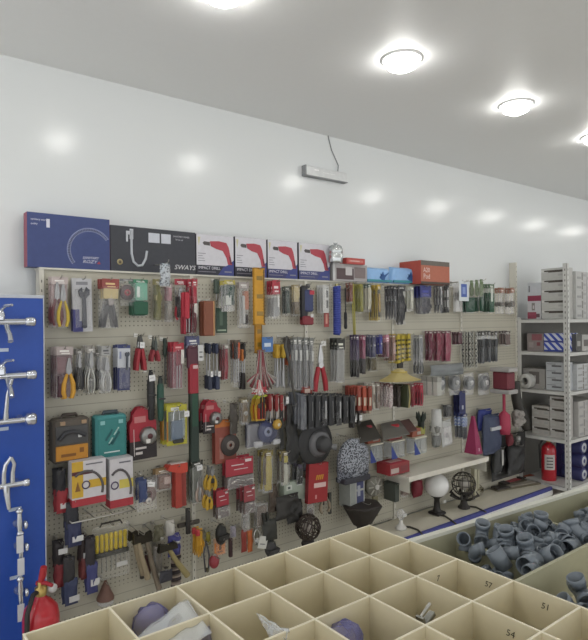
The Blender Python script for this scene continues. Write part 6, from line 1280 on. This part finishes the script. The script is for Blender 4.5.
# plastic bags lying in the bins
def bag_in(px, py, r, lab, c='8484c0', z=TZ-.07, clear=False, h=.05, name='plastic_bag'):
    p = onZ(px, py, z); mb = MB(); n, m_ = 16, 8; vs = []
    for j in range(m_+1):
        for i in range(n):
            a = 2*PI*i/n; q = PI*j/m_; v = Vector((math.cos(a)*math.sin(q), math.sin(a)*math.sin(q), -math.cos(q)))
            w = 1+.3*noise.noise(v*2.2+Vector((px, py, 0)))
            vs.append((v.x*r*w, v.y*r*w, v.z*h*w))
    fs = [(j*n+i, j*n+(i+1) % n, (j+1)*n+(i+1) % n, (j+1)*n+i) for j in range(m_) for i in range(n)]
    o = mb.add(vs, fs, True).build(name, film(c, .5 if clear else .86, .3)); o.location = (p.x, p.y, z); tag(o, lab, 'plastic bag')
bag_in(151, 622, .055, 'lilac blue crumpled plastic bag in the bin second from the left at the back')
bag_in(209, 633, .05, 'lilac blue bag tip at the bottom edge right of the white film')
bag_in(345, 641, .05, 'lilac plastic bag just showing at the bottom edge of the photo')
def sheet(pts, z, lab, name='plastic_film', c='f2f6f8', up=.0):
    q = [onZ(x, y, z) for x, y in pts]; mb = MB(); n = 8; vs = []
    for j in range(n+1):
        for i in range(n+1):
            u, v = i/n, j/n; a = q[0].lerp(q[1], u); b = q[3].lerp(q[2], u); p = a.lerp(b, v)
            vs.append((p.x, p.y, p.z+.02*noise.noise(Vector((u*3, v*3, pts[0][0])))+up*v))
    fs = [(j*(n+1)+i, j*(n+1)+i+1, (j+1)*(n+1)+i+1, (j+1)*(n+1)+i) for j in range(n) for i in range(n)]
    mb.add(vs, fs, True); o = mb.build(name, film(c, .5, .25)); tag(o, lab, 'plastic film')
    md = o.modifiers.new('thickness', 'SOLIDIFY'); md.thickness = .0012
sheet([(128, 640), (178, 652), (212, 640), (186, 606)], TZ-.03, 'translucent white plastic sheet sticking up over the nearest bins', up=.02)
sheet([(268, 634), (282, 641), (290, 640), (256, 620)], TZ-.02, 'small peak of white plastic film in the bin left of the bottom centre', up=.02)
sheet([(306, 566), (320, 572), (332, 565), (318, 558)], TZ-.135, 'flat scrap of clear film at the bottom of a back-row bin')
p = onZ(428, 618, TZ-.05); t = thing('metal_catch', (p.x, p.y, TZ-.06), (0, -.35, .1)); t.scale = (1.3, 1.3, 1.3); tag(t, 'small grey metal catch lying against a divider in the front bins', 'fitting')
MB().cbox(-.022, .022, -.008, .008, 0, .012, .002).box(-.024, -.018, -.01, .01, .0, .03).build('catch_body', metal('8e8e88', .4), t)
MB().tube([(-.02, 0, .028), (.02, 0, .032)], .004, 6).build('arm', metal('b8b8b4', .3), t)

# PVC fittings, each hollow
PV = M('737b83', .32, 0, .06); PVD = M('6a7178', .4, 0, .06)
def hollow(mb, pts, r, t=.0035, seg=16):
    s = len(mb.v); mb.tube(pts, r, seg, caps=False); a = len(mb.v)
    mb.tube(pts, [q-t for q in r], seg, caps=False)
    n = len(pts); f = mb.f
    cnt = (n-1)*seg
    for k in range(len(f)-cnt, len(f)): f[k] = f[k][::-1]
    for e in (0, n-1):
        for k in range(seg):
            l = (k+1) % seg; q = (s+e*seg+k, s+e*seg+l, a+e*seg+l, a+e*seg+k)
            f.append(q[::-1] if e == 0 else q); mb.m.append(0); mb.sm.append(False)
    return mb
def elbow_mb(r=.03):
    r *= .9; pts = [(-.048, 0, 0), (-.03, 0, 0), (-.0299, 0, 0)]+[(-.03+.035*math.sin(a), 0, .035-.035*math.cos(a)) for a in (.3, .6, .9, 1.2, 1.5)]+[(.005, 0, .04), (.005, 0, .041), (.005, 0, .06)]
    rr = [r*1.15, r*1.15, r]+[r]*5+[r, r*1.15, r*1.15]; return hollow(MB(), pts, rr)
def coup_mb(r=.03, L=.08): return hollow(MB(), [(-L/2, 0, 0), (-.004, 0, 0), (0, 0, 0), (.004, 0, 0), (L/2, 0, 0)], [r*1.1, r*1.1, r*1.14, r*1.1, r*1.1])
def tee_mb(r=.03):
    mb = hollow(MB(), [(-.07, 0, 0), (-.045, 0, 0), (-.044, 0, 0), (.044, 0, 0), (.045, 0, 0), (.07, 0, 0)], [r*1.15, r*1.15, r, r, r*1.15, r*1.15]); return hollow(mb, [(0, 0, r*.8), (0, 0, .04), (0, 0, .041), (0, 0, .07)], [r, r, r*1.15, r*1.15])
prot = {}
def fitting(kind, x, y, z, rot, s, lab, grp, mat=PV):
    if kind not in prot:
        o = {'elbow': elbow_mb, 'coupling': coup_mb, 'tee': tee_mb}[kind]().build('pipe_'+kind, mat); prot[kind] = o
    else: o = prot[kind].copy(); COL.objects.link(o)
    o.location = (x, y, z); o.rotation_euler = rot; o.scale = (s, s, s); o.name = 'pipe_'+kind
    tag(o, lab, 'pipe fitting', grp); return o
# the clearly seen ones, placed by where they lie in the bins
vis = [(466, 540, 'elbow', (0, -1.2, .4), .9, 'grey plastic elbow at the left end of the fittings, open mouth up'), (480, 534, 'elbow', (.1, -.3, .6), 1.0, 'grey plastic elbow with its dark mouth raised beside the white rim'),
       (474, 549, 'elbow', (2.6, .2, 2.2), .85, 'grey plastic elbow lying below the raised-mouth elbow'), (497, 537, 'elbow', (.3, -.2, 1.2), .85, 'small grey elbow standing between the two larger open mouths'),
       (508, 542, 'elbow', (-.1, -.35, .4), 1.05, 'grey elbow with a wide dark mouth in the middle of the front row'), (499, 558, 'coupling', (0, 1.0, -1.0), 1.0, 'light grey smooth pipe sleeve standing upright near the cream divider'),
       (521, 545, 'elbow', (.4, -.2, 1.6), .85, 'grey elbow behind the two wide open mouths, dark opening'), (528, 551, 'elbow', (-.2, -.3, .5), 1.05, 'grey elbow with the widest round mouth, right of the middle one'),
       (530, 563, 'coupling', (0, .03, .08), 1.08, 'big glossy grey sleeve lying lengthwise at the front of the bin'), (531, 569, 'coupling', (0, .02, .02), .7, 'pale grey flat sleeve lying against the near divider'),
       (549, 556, 'coupling', (0, .6, 1.4), 1.1, 'matt grey sleeve leaning right of the big glossy sleeve'), (512, 553, 'coupling', (.3, .3, 2), .8, 'short grey sleeve wedged behind the light smooth sleeve'),
       (524, 527, 'elbow', (.2, -.4, 2.2), .85, 'grey elbow in the far heap with a ringed mouth, left side'), (541, 526, 'elbow', (.0, -.1, 1.0), 1.0, 'grey elbow in the far heap with a wide pale-rimmed mouth facing up'),
       (536, 534, 'tee', (.3, .5, .3), .85, 'grey tee piece between the far heap and the open mouths'), (515, 534, 'coupling', (.2, .2, .2), .85, 'grey sleeve lying at the left foot of the far heap'),
       (563, 541, 'elbow', (-1.4, .2, 1.0), 1.05, 'large grey elbow with a round dark mouth at the right edge'), (559, 540, 'coupling', (0, .3, 1), 1.0, 'grey sleeve behind the large right-edge elbow'),
       (577, 535, 'elbow', (.5, .1, 2.6), 1.1, 'grey elbow cut by the right edge of the photo'), (570, 547, 'coupling', (0, .1, .1), 1.0, 'flat pale grey sleeve under the large right-edge elbow')]
for (px_, py_, kd, rot, s, lab) in vis:
    p = onZ(px_, py_, TZ-.028); fitting(kd, p.x, min(p.y, yr(p.x)-.06), TZ-.03, rot, s*.9, lab, 'grey plastic pipe fittings in the bins')
random.seed(21)
def heap(x0, x1, y0, y1, n, z0, z1, lab, cat_kinds=('elbow', 'elbow', 'coupling', 'tee')):
    for k in range(n):
        x, y = random.uniform(x0+.06, x1-.06), random.uniform(y0+.075, y1-.09-max(0, (x0-XE)*.072)); z = random.uniform(z0, z1)
        kd = random.choice(cat_kinds); fitting(kd, x, y, z, (random.uniform(-1, 1), random.uniform(-.8, .8), random.uniform(0, 6.2)), random.uniform(.62, .8), lab % kd, 'heap: '+lab % kd)
heap(XE, PX[0], rows[3], YR-.02, 18, TZ-.12, TZ-.1, 'grey plastic %s half buried among the fittings next to the cream bins')
heap(PX[0], PX[1], rows[3], YR-.02, 84, TZ-.12, TZ-.035, 'grey plastic %s in the crowded heap of the middle fittings bin')
heap(PX[1], PX[2], rows[3], YR-.02, 26, TZ-.1, TZ-.05, 'small grey plastic %s in the far right fittings bin')
heap(XE, PX[0]+.15, rows[6], rows[3], 20, TZ-.1, TZ-.05, 'grey plastic %s in the near fittings bin at the right edge')
